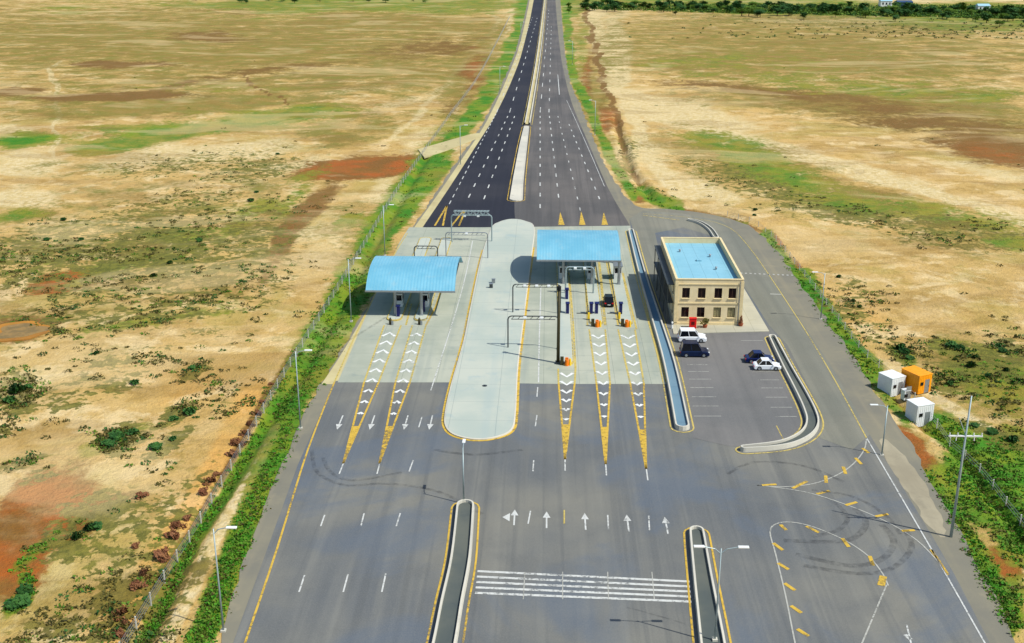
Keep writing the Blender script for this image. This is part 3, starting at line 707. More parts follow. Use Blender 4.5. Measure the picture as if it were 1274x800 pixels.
# ------------------------------------------------------------------ medians: two low concrete walls round a gravel bed
def median(name, loop, h, label, fill, wall_t=.2, kerb_off=.45, yellow=True, zf=.28):
    c = sum((Vector(p) for p in loop), Vector()) / len(loop)
    root = empty('median_barrier', (c.x, c.y, 0), label, 'median')
    inner = offset_loop(loop, -wall_t)
    n = len(loop); w = MB()
    foot = offset_loop(loop, .05)
    for i in range(n):
        j = (i + 1) % n
        a, b, ai, bi, af, bf = loop[i], loop[j], inner[i], inner[j], foot[i], foot[j]
        w.add([(af.x, af.y, 0), (bf.x, bf.y, 0), (b.x, b.y, h), (a.x, a.y, h), (ai.x, ai.y, h), (bi.x, bi.y, h), (bi.x, bi.y, .02), (ai.x, ai.y, .02)],
              [(0, 1, 2, 3), (3, 2, 5, 4), (4, 5, 6, 7)])
    w.build('wall', M_KERB, None, origin=(c.x, c.y, 0)).parent = root
    o = [k for k in bpy.data.objects if k.name.startswith('wall') and k.parent == root][-1]; o.location = (0, 0, 0)
    f = MB(); f.flat = True; f.sheet([(p.x - c.x, p.y - c.y) for p in inner], zf); f.build('gravel_bed', fill, root)
    if yellow:
        y = flat(); ol = offset_loop(loop, kerb_off + .1); ol.append(ol[0]); y.strip([(p.x - c.x, p.y - c.y) for p in ol], .2, Z); [y.v.__setitem__(q_, (v_[0], v_[1], v_[2] + .012)) for q_, v_ in enumerate(y.v)]; y.build('painted_edge', M_YEL if yellow == 1 else M_YELP, root)
    return root
def ribbon_loop(pix, ws, z=0.0, n=5, round_=True):
    c = spline(PL(pix, z), n)
    k = len(c); L = []; R = []
    for i in range(k):
        t_ = i / (k - 1) * (len(ws) - 1); a = int(min(t_, len(ws) - 2)); w = ws[a] + (ws[a + 1] - ws[a]) * (t_ - a)
        p, q = c[max(i - 1, 0)], c[min(i + 1, k - 1)]
        d_ = Vector((q.x - p.x, q.y - p.y)).normalized(); nn = Vector((-d_.y, d_.x))
        L.append(Vector((c[i].x + nn.x * w / 2, c[i].y + nn.y * w / 2, 0))); R.append(Vector((c[i].x - nn.x * w / 2, c[i].y - nn.y * w / 2, 0)))
    def capp(pt, fr, w):
        d_ = Vector((pt.x - fr.x, pt.y - fr.y)).normalized(); nn = Vector((-d_.y, d_.x)); out = []
        for s_ in (1, 2, 3, 4, 5):
            a = math.pi / 2 - math.pi * s_ / 6
            out.append(Vector((pt.x + (d_.x * math.cos(a) + nn.x * math.sin(a)) * w / 2, pt.y + (d_.y * math.cos(a) + nn.y * math.sin(a)) * w / 2, 0)))
        return out
    end = capp(c[-1], c[-2], ws[-1]); start = capp(c[0], c[1], ws[0])
    return L + end + R[::-1] + start
median('near_left', ribbon_loop([(579, 626), (573, 690), (562, 745), (552, 800), (530, 900)], [1.9, 2.0, 2.05, 2.1, 2.2], .6), .6,
       'long concrete kerbed median with gravel bed left of the white crossing stripes', M_FILL)
median('near_right', ribbon_loop([(867, 658), (874, 710), (886, 790), (902, 900)], [1.5, 1.8, 2.2, 2.4], .6), .6,
       'narrow concrete kerbed median with dark gravel bed right of the white crossing stripes', M_FILL)
median('lane_right', ribbon_loop([(785, 285), (798, 335), (815, 390), (833, 450), (849, 527)], [1.1, 1.3, 1.5, 1.7, 1.8], .6), .6,
       'long straight median with bluish bed between the toll lanes and the parked cars', M_FILLB, yellow=2)
median('parking_curve', ribbon_loop([(961, 418), (978, 452), (997, 487), (1008, 510), (1011, 525), (1003, 538), (984, 548), (960, 553), (926, 556)], [1.1, 1.3, 1.5, 1.6, 1.6, 1.5, 1.4, 1.2, .9], .5), .6,
       'hook shaped curved median wrapping round the right side of the parking bays', M_FILL, yellow=2)
median('behind_building', ribbon_loop([(858, 272), (872, 276), (884, 284), (891, 294)], [.8, 1.0, 1.1, 1.1], .5), .5,
       'short curved kerb median on the bend behind the two storey building', M_FILL, yellow=0)
hm = ribbon_loop([(642, 247), (645, 220), (651, 180), (655, 157)], [3.0, 2.6, 2.2, 1.6], .3)
median('highway_nose', hm, .3, 'pale tapering concrete median where the dark highway splits', M_KERB, yellow=1, zf=.27)
m = MB(); c = spline(PL([(656, 154), (662, 120), (667, 90), (672, 55), (676, 20), (679, -10), (681, -45)], .4), 5)
for a, b in zip(c[:-1], c[1:]):
    nn = Vector((-(b.y - a.y), b.x - a.x, 0)).normalized()
    for s_, h_ in ((.75, .8), (-.75, .8)):
        p = a + nn * s_; q = b + nn * s_; w_ = .16
        m.add([(p.x - nn.x * w_, p.y, 0), (q.x - nn.x * w_, q.y, 0), (q.x - nn.x * w_, q.y, h_), (p.x - nn.x * w_, p.y, h_), (p.x + nn.x * w_, p.y, h_), (q.x + nn.x * w_, q.y, h_), (q.x + nn.x * w_, q.y, 0), (p.x + nn.x * w_, p.y, 0)], [(0, 1, 2, 3), (3, 2, 5, 4), (4, 5, 6, 7)])
root = empty('median_barrier', (c[0].x, c[0].y, 0), 'long thin concrete divider running up the far highway', 'median')
m.build('wall', M_KERB, None, origin=(c[0].x, c[0].y, 0)); o = bpy.data.objects[-1] if False else [k for k in bpy.data.objects if k.name.startswith('wall') and k.parent is None][-1]
o.parent = root; o.location = (0, 0, 0)
f = flat(); f.strip([(p.x - c[0].x, p.y - c[0].y) for p in c], 1.2, .3); f.build('gravel_bed', M_CREAM, root)
for s_ in (1.5, -1.5):
    y = flat(); y.strip([(p.x - c[0].x + s_, p.y - c[0].y) for p in c], .2, Z); [y.v.__setitem__(q_, (v_[0], v_[1], v_[2] + .012)) for q_, v_ in enumerate(y.v)]; y.build('painted_edge', M_YELP, root)

# ------------------------------------------------------------------ toll islands under the canopies
def toll_island(x0, x1, ya, yb, label):
    """x0..x1 across, ya..yb along the road, metres"""
    w = x1 - x0; cxm = (x0 + x1) / 2
    root = empty('toll_island', (cxm, (ya + yb) / 2, 0), label, 'kerb island')
    L = (yb - ya) / 2; pts = []
    for k in range(7):
        a = math.pi * k / 6; pts.append((math.cos(a) * w / 2, L - w / 2 + math.sin(a) * w / 2))
    for k in range(7):
        a = math.pi + math.pi * k / 6; pts.append((math.cos(a) * w / 2, -L + w / 2 + math.sin(a) * w / 2))
    m = MB(); m.prism(pts, .0, .22); m.build('kerb', M_YELP, root)
    m = flat(); m.sheet([(p[0] * .86, p[1] * .985) for p in pts], .226); m.build('paving', M_ISLAND, root)
    return root
def X(px, py): return P(px, py).x
ISL = {}
for key, l, r, y, yb_, lab in (('a', 480, 499, 400, 297, 'narrow toll island at far left under the left blue canopy'), ('b', 514, 531, 400, 297, 'narrow toll island at right side of the left blue canopy'),
                          ('c', 695.5, 714, 455, 290, 'longest toll island, carrying the tall olive mast'), ('d', 733.5, 751, 405, 290, 'middle toll island of the right lanes behind an orange cushion'), ('e', 771, 788, 405, 290, 'toll island nearest the two storey building')):
    a = P(l, y); b = P(r, y)
    ya = a.y; yb = P(640, yb_).y
    ISL[key] = (a.x, b.x, ya, yb)
    toll_island(a.x, b.x, ya, yb, lab)

# ------------------------------------------------------------------ canopies
M_ROOF = None
tr = NT('blue_roof_mat')
bw = tr.n.new('ShaderNodeTexWave'); bw.wave_type = 'BANDS'; bw.bands_direction = 'X'; bw.inputs['Scale'].default_value = .62
tr.lk(tr.geo, bw.inputs['Vector'])
rn = tr.noise(.25, 5, .6)
rc = tr.mix(tr.ss(rn, .35, .65), lin(102, 164, 186), lin(118, 176, 196))
rc = tr.mix(tr.math('MULTIPLY', tr.ss(bw.outputs['Fac'], .55, .95), .5), rc, lin(88, 154, 182))
rd = tr.noise(.7, 6, .65, stretch=(1, .35, 1))
rc = tr.mix(tr.math('MULTIPLY', tr.ss(rd, .52, .7), .3), rc, lin(150, 176, 180))
M_ROOF = tr.done(rc, .42)
def canopy(x0, x1, ya, yb, eave, rise, cols, label):
    cx = (x0 + x1) / 2; W = x1 - x0; D = yb - ya
    root = empty('toll_canopy', (cx, (ya + yb) / 2, 0), label, 'toll canopy')
    n = 22; prof = []
    hs = rise; R = (D * D / 4 + hs * hs) / (2 * hs); a0 = math.asin(D / 2 / R)
    for i in range(n + 1):
        a = -math.pi / 2 + math.pi * i / n; u_ = math.sin(a); prof.append((D / 2 * u_, eave + rise * (1 - abs(u_) ** 2.6)))
    m = MB(); nx = int(W / .5)
    for s_, dz in ((1, .0), (0, -.18)):
        for i in range(n):
            y0, z0 = prof[i]; y1, z1 = prof[i + 1]
            m.add([(-W / 2, y0, z0 + dz), (W / 2, y0, z0 + dz), (W / 2, y1, z1 + dz), (-W / 2, y1, z1 + dz)], [(0, 1, 2, 3)])
    for sx in (-1, 1):
        for i in range(n):
            y0, z0 = prof[i]; y1, z1 = prof[i + 1]; x = sx * W / 2
            m.add([(x, y0, z0), (x, y1, z1), (x, y1, z1 - .18), (x, y0, z0 - .18)], [(0, 1, 2, 3)])
    for k in (0, n):
        y0, z0 = prof[k]; m.add([(-W / 2, y0, z0), (W / 2, y0, z0), (W / 2, y0, z0 - .18), (-W / 2, y0, z0 - .18)], [(0, 1, 2, 3)])
    rf = m
    r = MB()                                                    # standing seams
    for k in range(nx + 1):
        x = -W / 2 + W * k / nx
        for i in range(n):
            y0, z0 = prof[i]; y1, z1 = prof[i + 1]
            r.add([(x - .025, y0, z0 + .002), (x + .025, y0, z0 + .002), (x + .025, y1, z1 + .002), (x - .025, y1, z1 + .002),
                   (x - .025, y0, z0 + .03), (x + .025, y0, z0 + .03), (x + .025, y1, z1 + .03), (x - .025, y1, z1 + .03)], [(4, 5, 6, 7), (0, 3, 7, 4), (1, 5, 6, 2)])
    m.add(r.v, r.f); m.build('roof', M_ROOF, root)
    g = MB(); g.box((0, -D / 2 - .14, eave - .12), (W + .2, .22, .26)); g.build('gutter', M_STEEL, root)
    g = MB(); g.box((0, D / 2 + .14, eave - .12), (W + .2, .22, .26)); g.build('gutter', M_STEEL, root)
    t_ = MB()                                                   # arched trusses underneath
    for x in np.linspace(-W / 2 + .6, W / 2 - .6, 4):
        t_.box((x, 0, eave - .35), (.16, D - .6, .2))
        for i in range(0, n, 2):
            y0, z0 = prof[i]; t_.cyl((x, y0 * .96, eave - .3), (x, y0 * .96, z0 - .2), .05, n=4)
    t_.build('roof_truss', M_DSTEEL, root)
    for (x, y) in cols:
        c_ = MB(); c_.cyl((x - cx, y - (ya + yb) / 2, .2), (x - cx, y - (ya + yb) / 2, eave - .25), .27, .24, 12); c_.box((x - cx, y - (ya + yb) / 2, .3), (.6, .6, .2)); c_.box((x - cx, y - (ya + yb) / 2, eave - .3), (.7, .7, .14))
        c_.build('column', M_STEEL, root)
    return root
def fit_canopy(pl, pr, pf, D, eave):
    a = P(pl, pf, eave); b = P(pr, pf, eave); return a.x, b.x, a.y, a.y + D
def midx(k): return (ISL[k][0] + ISL[k][1]) / 2
x0, x1, ya, yb = fit_canopy(455, 566, 361, 17.0, 4.7)
canopy(x0, x1, ya, yb, 4.7, 2.5, [(midx(k), y) for k in 'ab' for y in (ya + 1.0, yb - 2.6)], 'curved blue canopy over the outbound lanes beside the green verge')
CAN1 = (x0, x1, ya, yb)
x0, x1, ya, yb = fit_canopy(668, 772, 323, 17.0, 4.9)
canopy(x0, x1, ya, yb, 4.9, 2.5, [(midx(k), y) for k in 'cde' for y in (ya + 1.0, yb - 2.6)], 'curved blue canopy over the inbound lanes beside the central island')
CAN2 = (x0, x1, ya, yb)

# toll booths
def booth_proto(label):
    r = empty('toll_booth', (0, 0, 0), label, 'toll booth', 'toll booths under the canopies')
    m = MB(); m.box((0, 0, .55), (1.35, 2.4, 1.1)); m.box((0, 0, 2.2), (1.35, 2.4, .25))
    for sx in (-1, 1):
        for sy in (-1, 1): m.box((sx * .62, sy * 1.14, 1.6), (.11, .12, 1.0))
    m.build('body', M_WHITE, r, bevel=.02)
    m = MB(); m.box((0, 0, 1.59), (1.24, 2.3, .96)); m.build('window', M_DGLASS, r)
    m = MB(); m.box((0, 0, 2.42), (1.7, 2.8, .16)); m.build('roof', M_STEEL, r, bevel=.03)
    m = MB(); m.box((0.69, .5, 1.15), (.02, .75, 1.9)); d_ = m.build('door', M_STEEL, r)
    m = MB(); m.box((0.72, .25, 1.1), (.04, .05, .16)); m.build('handle', M_BLACK, d_)
    return r
BO = (0, 0, .226)
def isl_pt(k, frac, can): return Vector((midx(k), can[2] + (can[3] - can[2]) * frac, .226))
bp = booth_proto('white glazed toll booth under the left canopy, nearest the green verge'); bp.location = isl_pt('a', .36, CAN1)
copy_tree(bp, isl_pt('b', .36, CAN1), 0, 'white glazed toll booth under the left canopy, nearest the central island')
copy_tree(bp, isl_pt('c', .3, CAN2), 0, 'white glazed toll booth under the right canopy, on the island with the mast')
copy_tree(bp, isl_pt('d', .3, CAN2), 0, 'white glazed toll booth under the right canopy, on the middle island')
copy_tree(bp, isl_pt('e', .3, CAN2), 0, 'white glazed toll booth under the right canopy, nearest the two storey building')

# payment machines (navy cabinets with a pale face)
def machine_proto(label):
    r = empty('payment_machine', (0, 0, 0), label, 'machine', 'lane machines on the toll islands')
    m = MB(); m.box((0, 0, .85), (.5, .8, 1.7)); m.build('body', M_NAVY, r, bevel=.04)
    m = MB(); m.box((-.28, 0, .85), (.06, .7, 1.6)); m.build('front_panel', M_WHITE, r)
    m = MB(); m.box((-.32, 0, 1.35), (.02, .3, .25)); m.build('screen', M_DGLASS, r)
    m = MB(); m.box((0, 0, 1.76), (.7, 1.0, .1)); m.build('hood', M_NAVY, r, bevel=.02)
    return r
mp = machine_proto('navy cabinet in front of the left canopy post on the verge side'); mp.location = (midx('a') + .55, CAN1[2] + .4, .226)
for k, px, py, lab in (('b', 527, 389, 'navy cabinet in front of the left canopy post nearer the central island'), ('c', 706, 391, 'navy cabinet on the mast island, nearer the camera of its pair'), ('c', 705, 373, 'navy cabinet on the mast island, farther back of its pair'),
                       ('d', 734, 391, 'navy cabinet left of its twin on the middle toll island'), ('d', 742, 391, 'navy cabinet right of its twin on the middle toll island'), ('e', 772, 391, 'navy cabinet on the toll island nearest the two storey building')):
    p = P(px, py); x = min(max(p.x, ISL[k][0] + .45), ISL[k][1] - .4)
    copy_tree(mp, (x, p.y, .226), 0, lab)

# boom barriers
def boom(px, py, length, label, group='boom barriers across the toll lanes'):
    p = P(px, py); r = empty('boom_barrier', (p.x, p.y, .226), label, 'barrier', group)
    m = MB(); m.box((0, 0, .5), (.35, .4, 1.0)); m.build('housing', M_YPL, r, bevel=.03)
    m = MB(); m.box((-length / 2 - .1, 0, .9), (length, .07, .12)); m.build('arm', M_DSTEEL, r)
    m = MB(); m.box((.25, 0, .9), (.3, .2, .2)); m.build('counterweight', M_BLACK, r)
boom(732.5, 398, 1.9, 'lowered boom barrier between the mast island and the middle toll island')
boom(770.5, 398, 1.9, 'lowered boom barrier between the middle island and the one nearest the building')

# crash cushions at the island noses
def cushion(px, py, label, warm=True):
    p = P(px, py); r = empty('crash_cushion', (p.x, p.y, .0), label, 'crash cushion', 'crash cushions on the island noses')
    m = MB()
    for k in range(3):
        m.cyl((.25 + .0 * k, .35 * k, .0), (.25, .35 * k, .95), .30, .27, 12)
    m.build('orange_drum', M_ORANGE if warm else M_OLIVE, r, smooth=False)
    m = MB()
    m.cyl((.72, .1, 0), (.72, .1, 1.0), .2, .18, 10); m.cyl((.72, .1, 1.0), (.72, .1, 1.1), .1, .1, 8)
    m.build('yellow_drum', M_YPL if warm else M_OLIVE, r)
    m = MB(); m.box((-.45, .25, .65), (.5, .35, 1.3)); m.build('back_panel', M_OLIVE, r, bevel=.05)
    return r
cushion(703, 455, 'orange drum crash cushion at the foot of the tall olive mast')
cushion(741, 407, 'orange and yellow crash cushion on the nose of the middle toll island')
cushion(778, 407, 'orange and yellow crash cushion on the toll island nearest the building')
for x, lab in ((487, 'olive crash cushion on the far left toll island nose'), (523, 'olive crash cushion on the toll island nose left of the central island')):
    p = P(x, 404); r = empty('crash_cushion', (p.x, p.y, 0), lab, 'crash cushion', 'crash cushions on the island noses')
    m = MB(); m.cyl((-.15, 0, 0), (-.15, 0, .9), .25, .2, 10); m.cyl((-.15, 0, .9), (-.15, 0, 1.2), .2, .08, 10); m.build('drum', M_OLIVE, r)
    m = MB(); m.box((.2, -.2, .35), (.3, .3, .7)); m.build('back_panel', M_STEEL, r)

# ------------------------------------------------------------------ gantries
def gantry(xl, xr, y, h, thick, mat, label, lights=0, truss=False, arch=.5, leg=.1):
    cx = (xl + xr) / 2; W = xr - xl
    r = empty('gantry', (cx, y, 0), label, 'gantry', 'gantries over the toll lanes')
    for s_ in (-1, 1):
        x = s_ * W / 2; m = MB()
        pts = [(x, 0, 0), (x, 0, h - arch), (x - s_ * arch * .3, 0, h - arch * .3), (x - s_ * arch, 0, h)]
        m.tube(pts, leg, 8); m.box((x, 0, .08), (.5, .5, .16)); m.build('leg', mat, r)
    m = MB()
    if truss:
        for dy in (-.45, .45):
            for dz in (0, .8): m.cyl((-W / 2 + arch, dy, h + dz), (W / 2 - arch, dy, h + dz), .07, n=6)
        k = int(W / .7)
        for i in range(k):
            xa = -W / 2 + arch + (W - 2 * arch) * i / k; xb = -W / 2 + arch + (W - 2 * arch) * (i + 1) / k
            for dy in (-.45, .45): m.cyl((xa, dy, h if i % 2 else h + .8), (xb, dy, h + .8 if i % 2 else h), .05, n=5)
            m.cyl((xa, -.45, h), (xa, .45, h), .05, n=5); m.cyl((xa, -.45, h + .8), (xb, .45, h + .8), .05, n=5)
    else:
        m.cyl((-W / 2 + arch, 0, h), (W / 2 - arch, 0, h), thick, n=8)
        m.cyl((-W / 2 + arch, 0, h - .5), (W / 2 - arch, 0, h - .5), thick * .7, n=6)
        k = max(2, int(W / 1.0))
        for i in range(k):
            xa = -W / 2 + arch + (W - 2 * arch) * i / k; xb = -W / 2 + arch + (W - 2 * arch) * (i + .5) / k
            m.cyl((xa, 0, h - .5), (xb, 0, h), thick * .5, n=5)
    m.build('beam', mat, r)
    for i in range(lights):
        x = -W / 2 + W * (i + 1) / (lights + 1)
        m = MB(); m.box((x, -.3, h - .15), (.5, .55, .3)); m.build('camera_box', M_WHITE, r, bevel=.03)
    return r
def gan(pl, pr, base, h, *a, **k): return gantry(P(pl, base).x, P(pr, base).x, P((pl + pr) / 2, base).y, h, *a, **k)
M_GT = simple('pale_steel_mat', (150, 166, 168), .4, .3, .06)
gan(562, 612, 301, 5.6, .1, M_GT, 'pale truss gantry nearest the dark highway over the outbound lanes', truss=True, leg=.13, lights=2)
gan(555, 607, 322, 5.2, .09, M_STEEL, 'slim steel portal over the outbound lanes, just behind the truss gantry', lights=1)
gan(516, 545, 336, 4.6, .09, M_DSTEEL, 'small dark portal rising behind the left blue canopy')
gan(703.5, 738, 366, 4.9, .13, M_GT, 'pale blue portal in front of the right blue canopy', lights=2, leg=.14)
gan(638, 697, 390, 5.0, .07, M_DSTEEL, 'wide thin portal nearer the right blue canopy, carrying white cameras', lights=3)
gan(632, 694.5, 434, 5.2, .09, M_DSTEEL, 'wide grey portal in front, ending at the tall olive mast', lights=2)
# the tall olive mast
p = P(694.3, 452)
r = empty('mast', (p.x, p.y, .0), 'tall thick olive mast with dark cap on the longest toll island', 'mast')
m = MB(); m.cyl((0, 0, 0), (0, 0, 11.2), .26, .2, 12); m.build('pole', M_OLIVE, r, smooth=True)
m = MB(); m.cyl((0, 0, 11.2), (0, 0, 11.7), .3, .3, 12); m.cyl((0, 0, 11.7), (0, 0, 11.85), .34, .1, 12); m.build('cap', M_BLACK, r)
m = MB(); m.box((0, 0, .15), (.8, .8, .3)); m.build('base_plate', M_DSTEEL, r)

# drain lids and small boxes on the central island
for px, py, lab in ((603, 480, 'small round manhole lid on the near end of the central island'), (614, 352, 'small grey cabinet on the far part of the central island'), (611, 358, 'dark low box beside the grey cabinet on the central island')):
    p = P(px, py, .2); r = empty('manhole_lid' if py > 400 else 'roadside_box', (p.x, p.y, .202), lab, 'manhole' if py > 400 else 'box')
    m = MB()
    if py > 400:
        m.cyl((0, 0, 0), (0, 0, .03), .35, .35, 14); m.build('lid', M_DSTEEL, r); m = MB(); m.cyl((0, 0, .03), (0, 0, .05), .1, .1, 8); m.build('grip', M_BLACK, r)
    else:
        m.box((0, 0, .35), (.6, .4, .7)); m.build('body', M_STEEL if px > 612 else M_DSTEEL, r, bevel=.03); m = MB(); m.box((0, 0, .74), (.7, .5, .06)); m.build('lid', M_STEEL, r)

# ------------------------------------------------------------------ two storey building
tw = NT('building_wall_mat')
wn1 = tw.noise(.5, 5, .6); wn2 = tw.noise(2.2, 5, .65, stretch=(1, 1, .25))
wc = tw.mix(tw.ss(wn1, .3, .7), lin(212, 194, 150), lin(222, 206, 166))
wc = tw.mix(tw.math('MULTIPLY', tw.ss(wn2, .5, .8), .3), wc, lin(168, 146, 96))
M_WALL = tw.done(wc, .85)
M_TRIM = simple('building_trim_mat', (214, 196, 150), .8, 0, .08)
M_FLAT = concrete('flat_roof_mat', (118, 170, 188), (130, 180, 196), (106, 156, 174), (2.0, 12.0), .15)
BH = 7.6
fa = P(838.5, 404.5); fb = P(921, 404.5)
BW = fb.x - fa.x; bk = P(820, 300, BH)
BD = 19.0
BD = P(888, 296.5, BH).y - fa.y
br = empty('office_building', ((fa.x + fb.x) / 2, fa.y + BD / 2, 0), 'two storey sand coloured building with light blue flat roof beside the parking bays', 'building')
def wallbox(c, d_): 
    m = MB(); m.box(c, d_); return m
HW, HD = BW / 2, BD / 2
# walls with real window openings in the front
def facade(m, length, holes, axis, off, out, th=.3, z0=0.12, z1=BH):
    """wall made of pieces round the openings; axis 0 = along x at y=off"""
    xs_ = sorted(set([-length / 2, length / 2] + [h_[0] for h_ in holes] + [h_[1] for h_ in holes]))
    zs = sorted(set([z0, z1] + [h_[2] for h_ in holes] + [h_[3] for h_ in holes]))
    for a, b in zip(xs_[:-1], xs_[1:]):
        for c_, d_ in zip(zs[:-1], zs[1:]):
            mx_, mz = (a + b) / 2, (c_ + d_) / 2
            if any(h_[0] < mx_ < h_[1] and h_[2] < mz < h_[3] for h_ in holes): continue
            cc = (mx_, off - out * th / 2, mz); dd = (b - a, th, d_ - c_)
            if axis: cc = (cc[1], cc[0], cc[2]); dd = (dd[1], dd[0], dd[2])
            m.box(cc, dd)
fx = [-HW + BW * f_ for f_ in (.155, .39, .635, .845)]
holes = [(x - .6, x + .6, z0, z0 + 1.7) for x in fx for z0 in (1.35, 4.55)]
sy_list = [-HD + BD * f_ for f_ in (.12, .3, .48, .66, .84)]
holes_s = [(y - .7, y + .7, z0, z0 + 1.5) for y in sy_list for z0 in (1.3, 4.5)]
m = MB()
facade(m, BW, holes, 0, -HD, -1); facade(m, BW, [(x - .6, x + .6, z0, z0 + 1.7) for x in fx for z0 in (1.35, 4.55)], 0, HD, 1)
facade(m, BD - .6, holes_s, 1, -HW, -1); facade(m, BD - .6, holes_s, 1, HW, 1)
m.build('wall', M_WALL, br)
m = MB(); m.box((0, 0, BH - 1.0), (BW - .62, BD - .62, .3)); m.build('roof', M_FLAT, br)
m = MB()
for c_, d_ in (((0, -HD + .1, BH + .1), (BW + .1, .36, .12)), ((0, HD - .1, BH + .1), (BW + .1, .36, .12)), ((-HW + .1, 0, BH + .1), (.36, BD - .56, .12)), ((HW - .1, 0, BH + .1), (.36, BD - .56, .12))): m.box(c_, d_)
m.build('parapet', M_TRIM, br)
m = MB(); m.box((0, -HD - .05, 3.75), (BW + .1, .1, .22)); m.box((0, -HD - .05, 6.9), (BW + .1, .1, .16)); m.box((0, -HD - .06, .3), (BW + .1, .12, .4))
for sx in (-1, 1): m.box((sx * (HW - .15), -HD - .07, 3.9), (.5, .1, 7.0))
m.build('trim', M_TRIM, br)
def window(x, y, z, w, h_, axis, curtain=False):
    m = MB(); t_ = .07
    def bx(a, b, c_, da, db, dc):
        m.box((a, b, c_) if not axis else (b, a, c_), (da, db, dc) if not axis else (db, da, dc))
    bx(x, y, z + t_ / 2, w, .08, t_); bx(x, y, z + h_ - t_ / 2, w, .08, t_)
    bx(x - w / 2 + t_ / 2, y, z + h_ / 2, t_, .08, h_ - 2 * t_); bx(x + w / 2 - t_ / 2, y, z + h_ / 2, t_, .08, h_ - 2 * t_); bx(x, y, z + h_ / 2, .05, .06, h_ - 2 * t_)
    f = m.build('window', simple('window_frame_mat', (70, 48, 34), .6), br)
    m = MB(); bx(x, y, z + h_ / 2, w - .12, .03, h_ - .12); m.build('pane', M_GLASS if not curtain else simple('pale_pane_mat', (136, 128, 92), .3, 0, .25, 3), f)
    m = MB()
    o_ = -.22 if y < 0 else .22
    bx(x, y + o_, z - .04, w + .2, .3, .07); m.build('sill', M_TRIM, f)
for i, x in enumerate(fx):
    for z0 in (1.35, 4.55): window(x, -HD + .2, z0, 1.2, 1.7, False, curtain=(z0 < 2 and i >= 2))
for y in sy_list:
    for z0 in (1.3, 4.5):
        window(y, -HW + .2, z0, 1.4, 1.5, True); window(y, HW - .2, z0, 1.4, 1.5, True)
for x in fx:
    for z0 in (1.35, 4.55): window(x, HD - .2, z0, 1.2, 1.7, False)
m = MB(); m.cyl((HW - .55, -HD - .18, .15), (HW - .55, -HD - .18, BH - .2), .06, n=6); m.build('drain_pipe', M_STEEL, br)
for (x, y) in ((2.2, -4), (2.2, 3.5), (-2.6, 6.5)):
    m = MB(); m.cyl((x, y, BH - .86), (x, y, BH - .45), .16, .16, 10); m.cyl((x, y, BH - .45), (x, y, BH - .35), .26, .12, 10); m.build('roof_vent', M_STEEL, br)
m = MB(); m.box((0, 1, BH - .72), (.8, .8, .26)); m.build('roof_hatch', M_FLAT, br)
# steel entrance awning and stair on the shaded side
ar = MB()
for y in np.linspace(-HD + 1.0, HD - 1.5, 5):
    ar.cyl((-HW - 1.1, y, 0), (-HW - 1.1, y, 6.4), .07, n=6)
ar.box((-HW - .7, 0, 6.45), (1.1, BD - 2.0, .12)); ar.box((-HW - .7, 0, 3.4), (1.1, BD - 2.0, .12))
ar.build('side_gallery', M_DSTEEL, br)
# pavement pad
m = MB(); m.prism(PL([(822, 340), (838, 416), (957, 413), (913, 338), (903, 318), (822, 318)]), .01, .14); struct(m.build('building_pavement', M_PAD))
# things in front of the building
p = P(861.5, 409)
r = empty('fire_cabinet', (p.x, p.y, .14), 'bright red upright cabinet behind the white car at the building front', 'cabinet')
m = MB(); m.box((0, 0, .8), (1.1, .6, 1.6)); m.build('body', M_RED, r, bevel=.05)
m = MB(); m.box((0, -.32, .9), (.5, .04, .5)); m.build('glass_panel', simple('dark_red_mat', (90, 8, 12), .3), r)
m = MB(); m.box((0, 0, 1.65), (1.2, .7, .08)); m.build('lid', M_RED, r)
leaf_m = {}
def leafmat(name, a, b, rough=.8):
    t_ = NT(name); n_1 = t_.noise(1.2, 3, .6); n_2 = t_.noise(6, 2, .5)
    c_ = t_.mix(t_.ss(n_1, .35, .65), lin(*a), lin(*b)); c_ = t_.mix(t_.math('MULTIPLY', t_.ss(n_2, .4, .7), .5), c_, tuple(x * .55 for x in lin(*a)[:3]) + (1,))
    return t_.done(c_, rough)
LG = leafmat('green_leaf_mat', (64, 104, 18), (98, 124, 32)); LD = leafmat('dark_leaf_mat', (30, 74, 26), (56, 98, 34)); LR = leafmat('rust_leaf_mat', (112, 68, 42), (134, 92, 58)); LO = leafmat('olive_leaf_mat', (70, 68, 26), (96, 90, 36)); LV = leafmat('vivid_grass_mat', (46, 116, 12), (84, 136, 24))
def leaves(mb, c, rx, ry, rz, n, size, seed, shell=.55):
    rr = random.Random(seed)
    lumps = [(rr.uniform(-.5, .5), rr.uniform(-.5, .5), rr.uniform(-.35, .5), rr.uniform(.35, .62)) for _ in range(6)]
    for i in range(n):
        lx, ly, lz, lr = lumps[rr.randrange(6)]
        th = rr.uniform(0, 2 * math.pi); ph = math.acos(rr.uniform(-1, 1)); q = lr * rr.uniform(shell, 1.1)
        x = lx + q * math.sin(ph) * math.cos(th); y = ly + q * math.sin(ph) * math.sin(th); z = lz + q * math.cos(ph)
        p_ = Vector((c[0] + x * rx, c[1] + y * ry, max(.02, c[2] + z * rz)))
        u = Vector((rr.gauss(0, 1), rr.gauss(0, 1), rr.gauss(0, .7))).normalized(); w = u.orthogonal().normalized(); s_ = size * rr.uniform(.6, 1.4)
        mb.add([p_ - u * s_ - w * s_ * .6, p_ + u * s_ - w * s_ * .6, p_ + u * s_ * .7 + w * s_ * .7, p_ - u * s_ * .5 + w * s_ * .8], [(0, 1, 2, 3)])
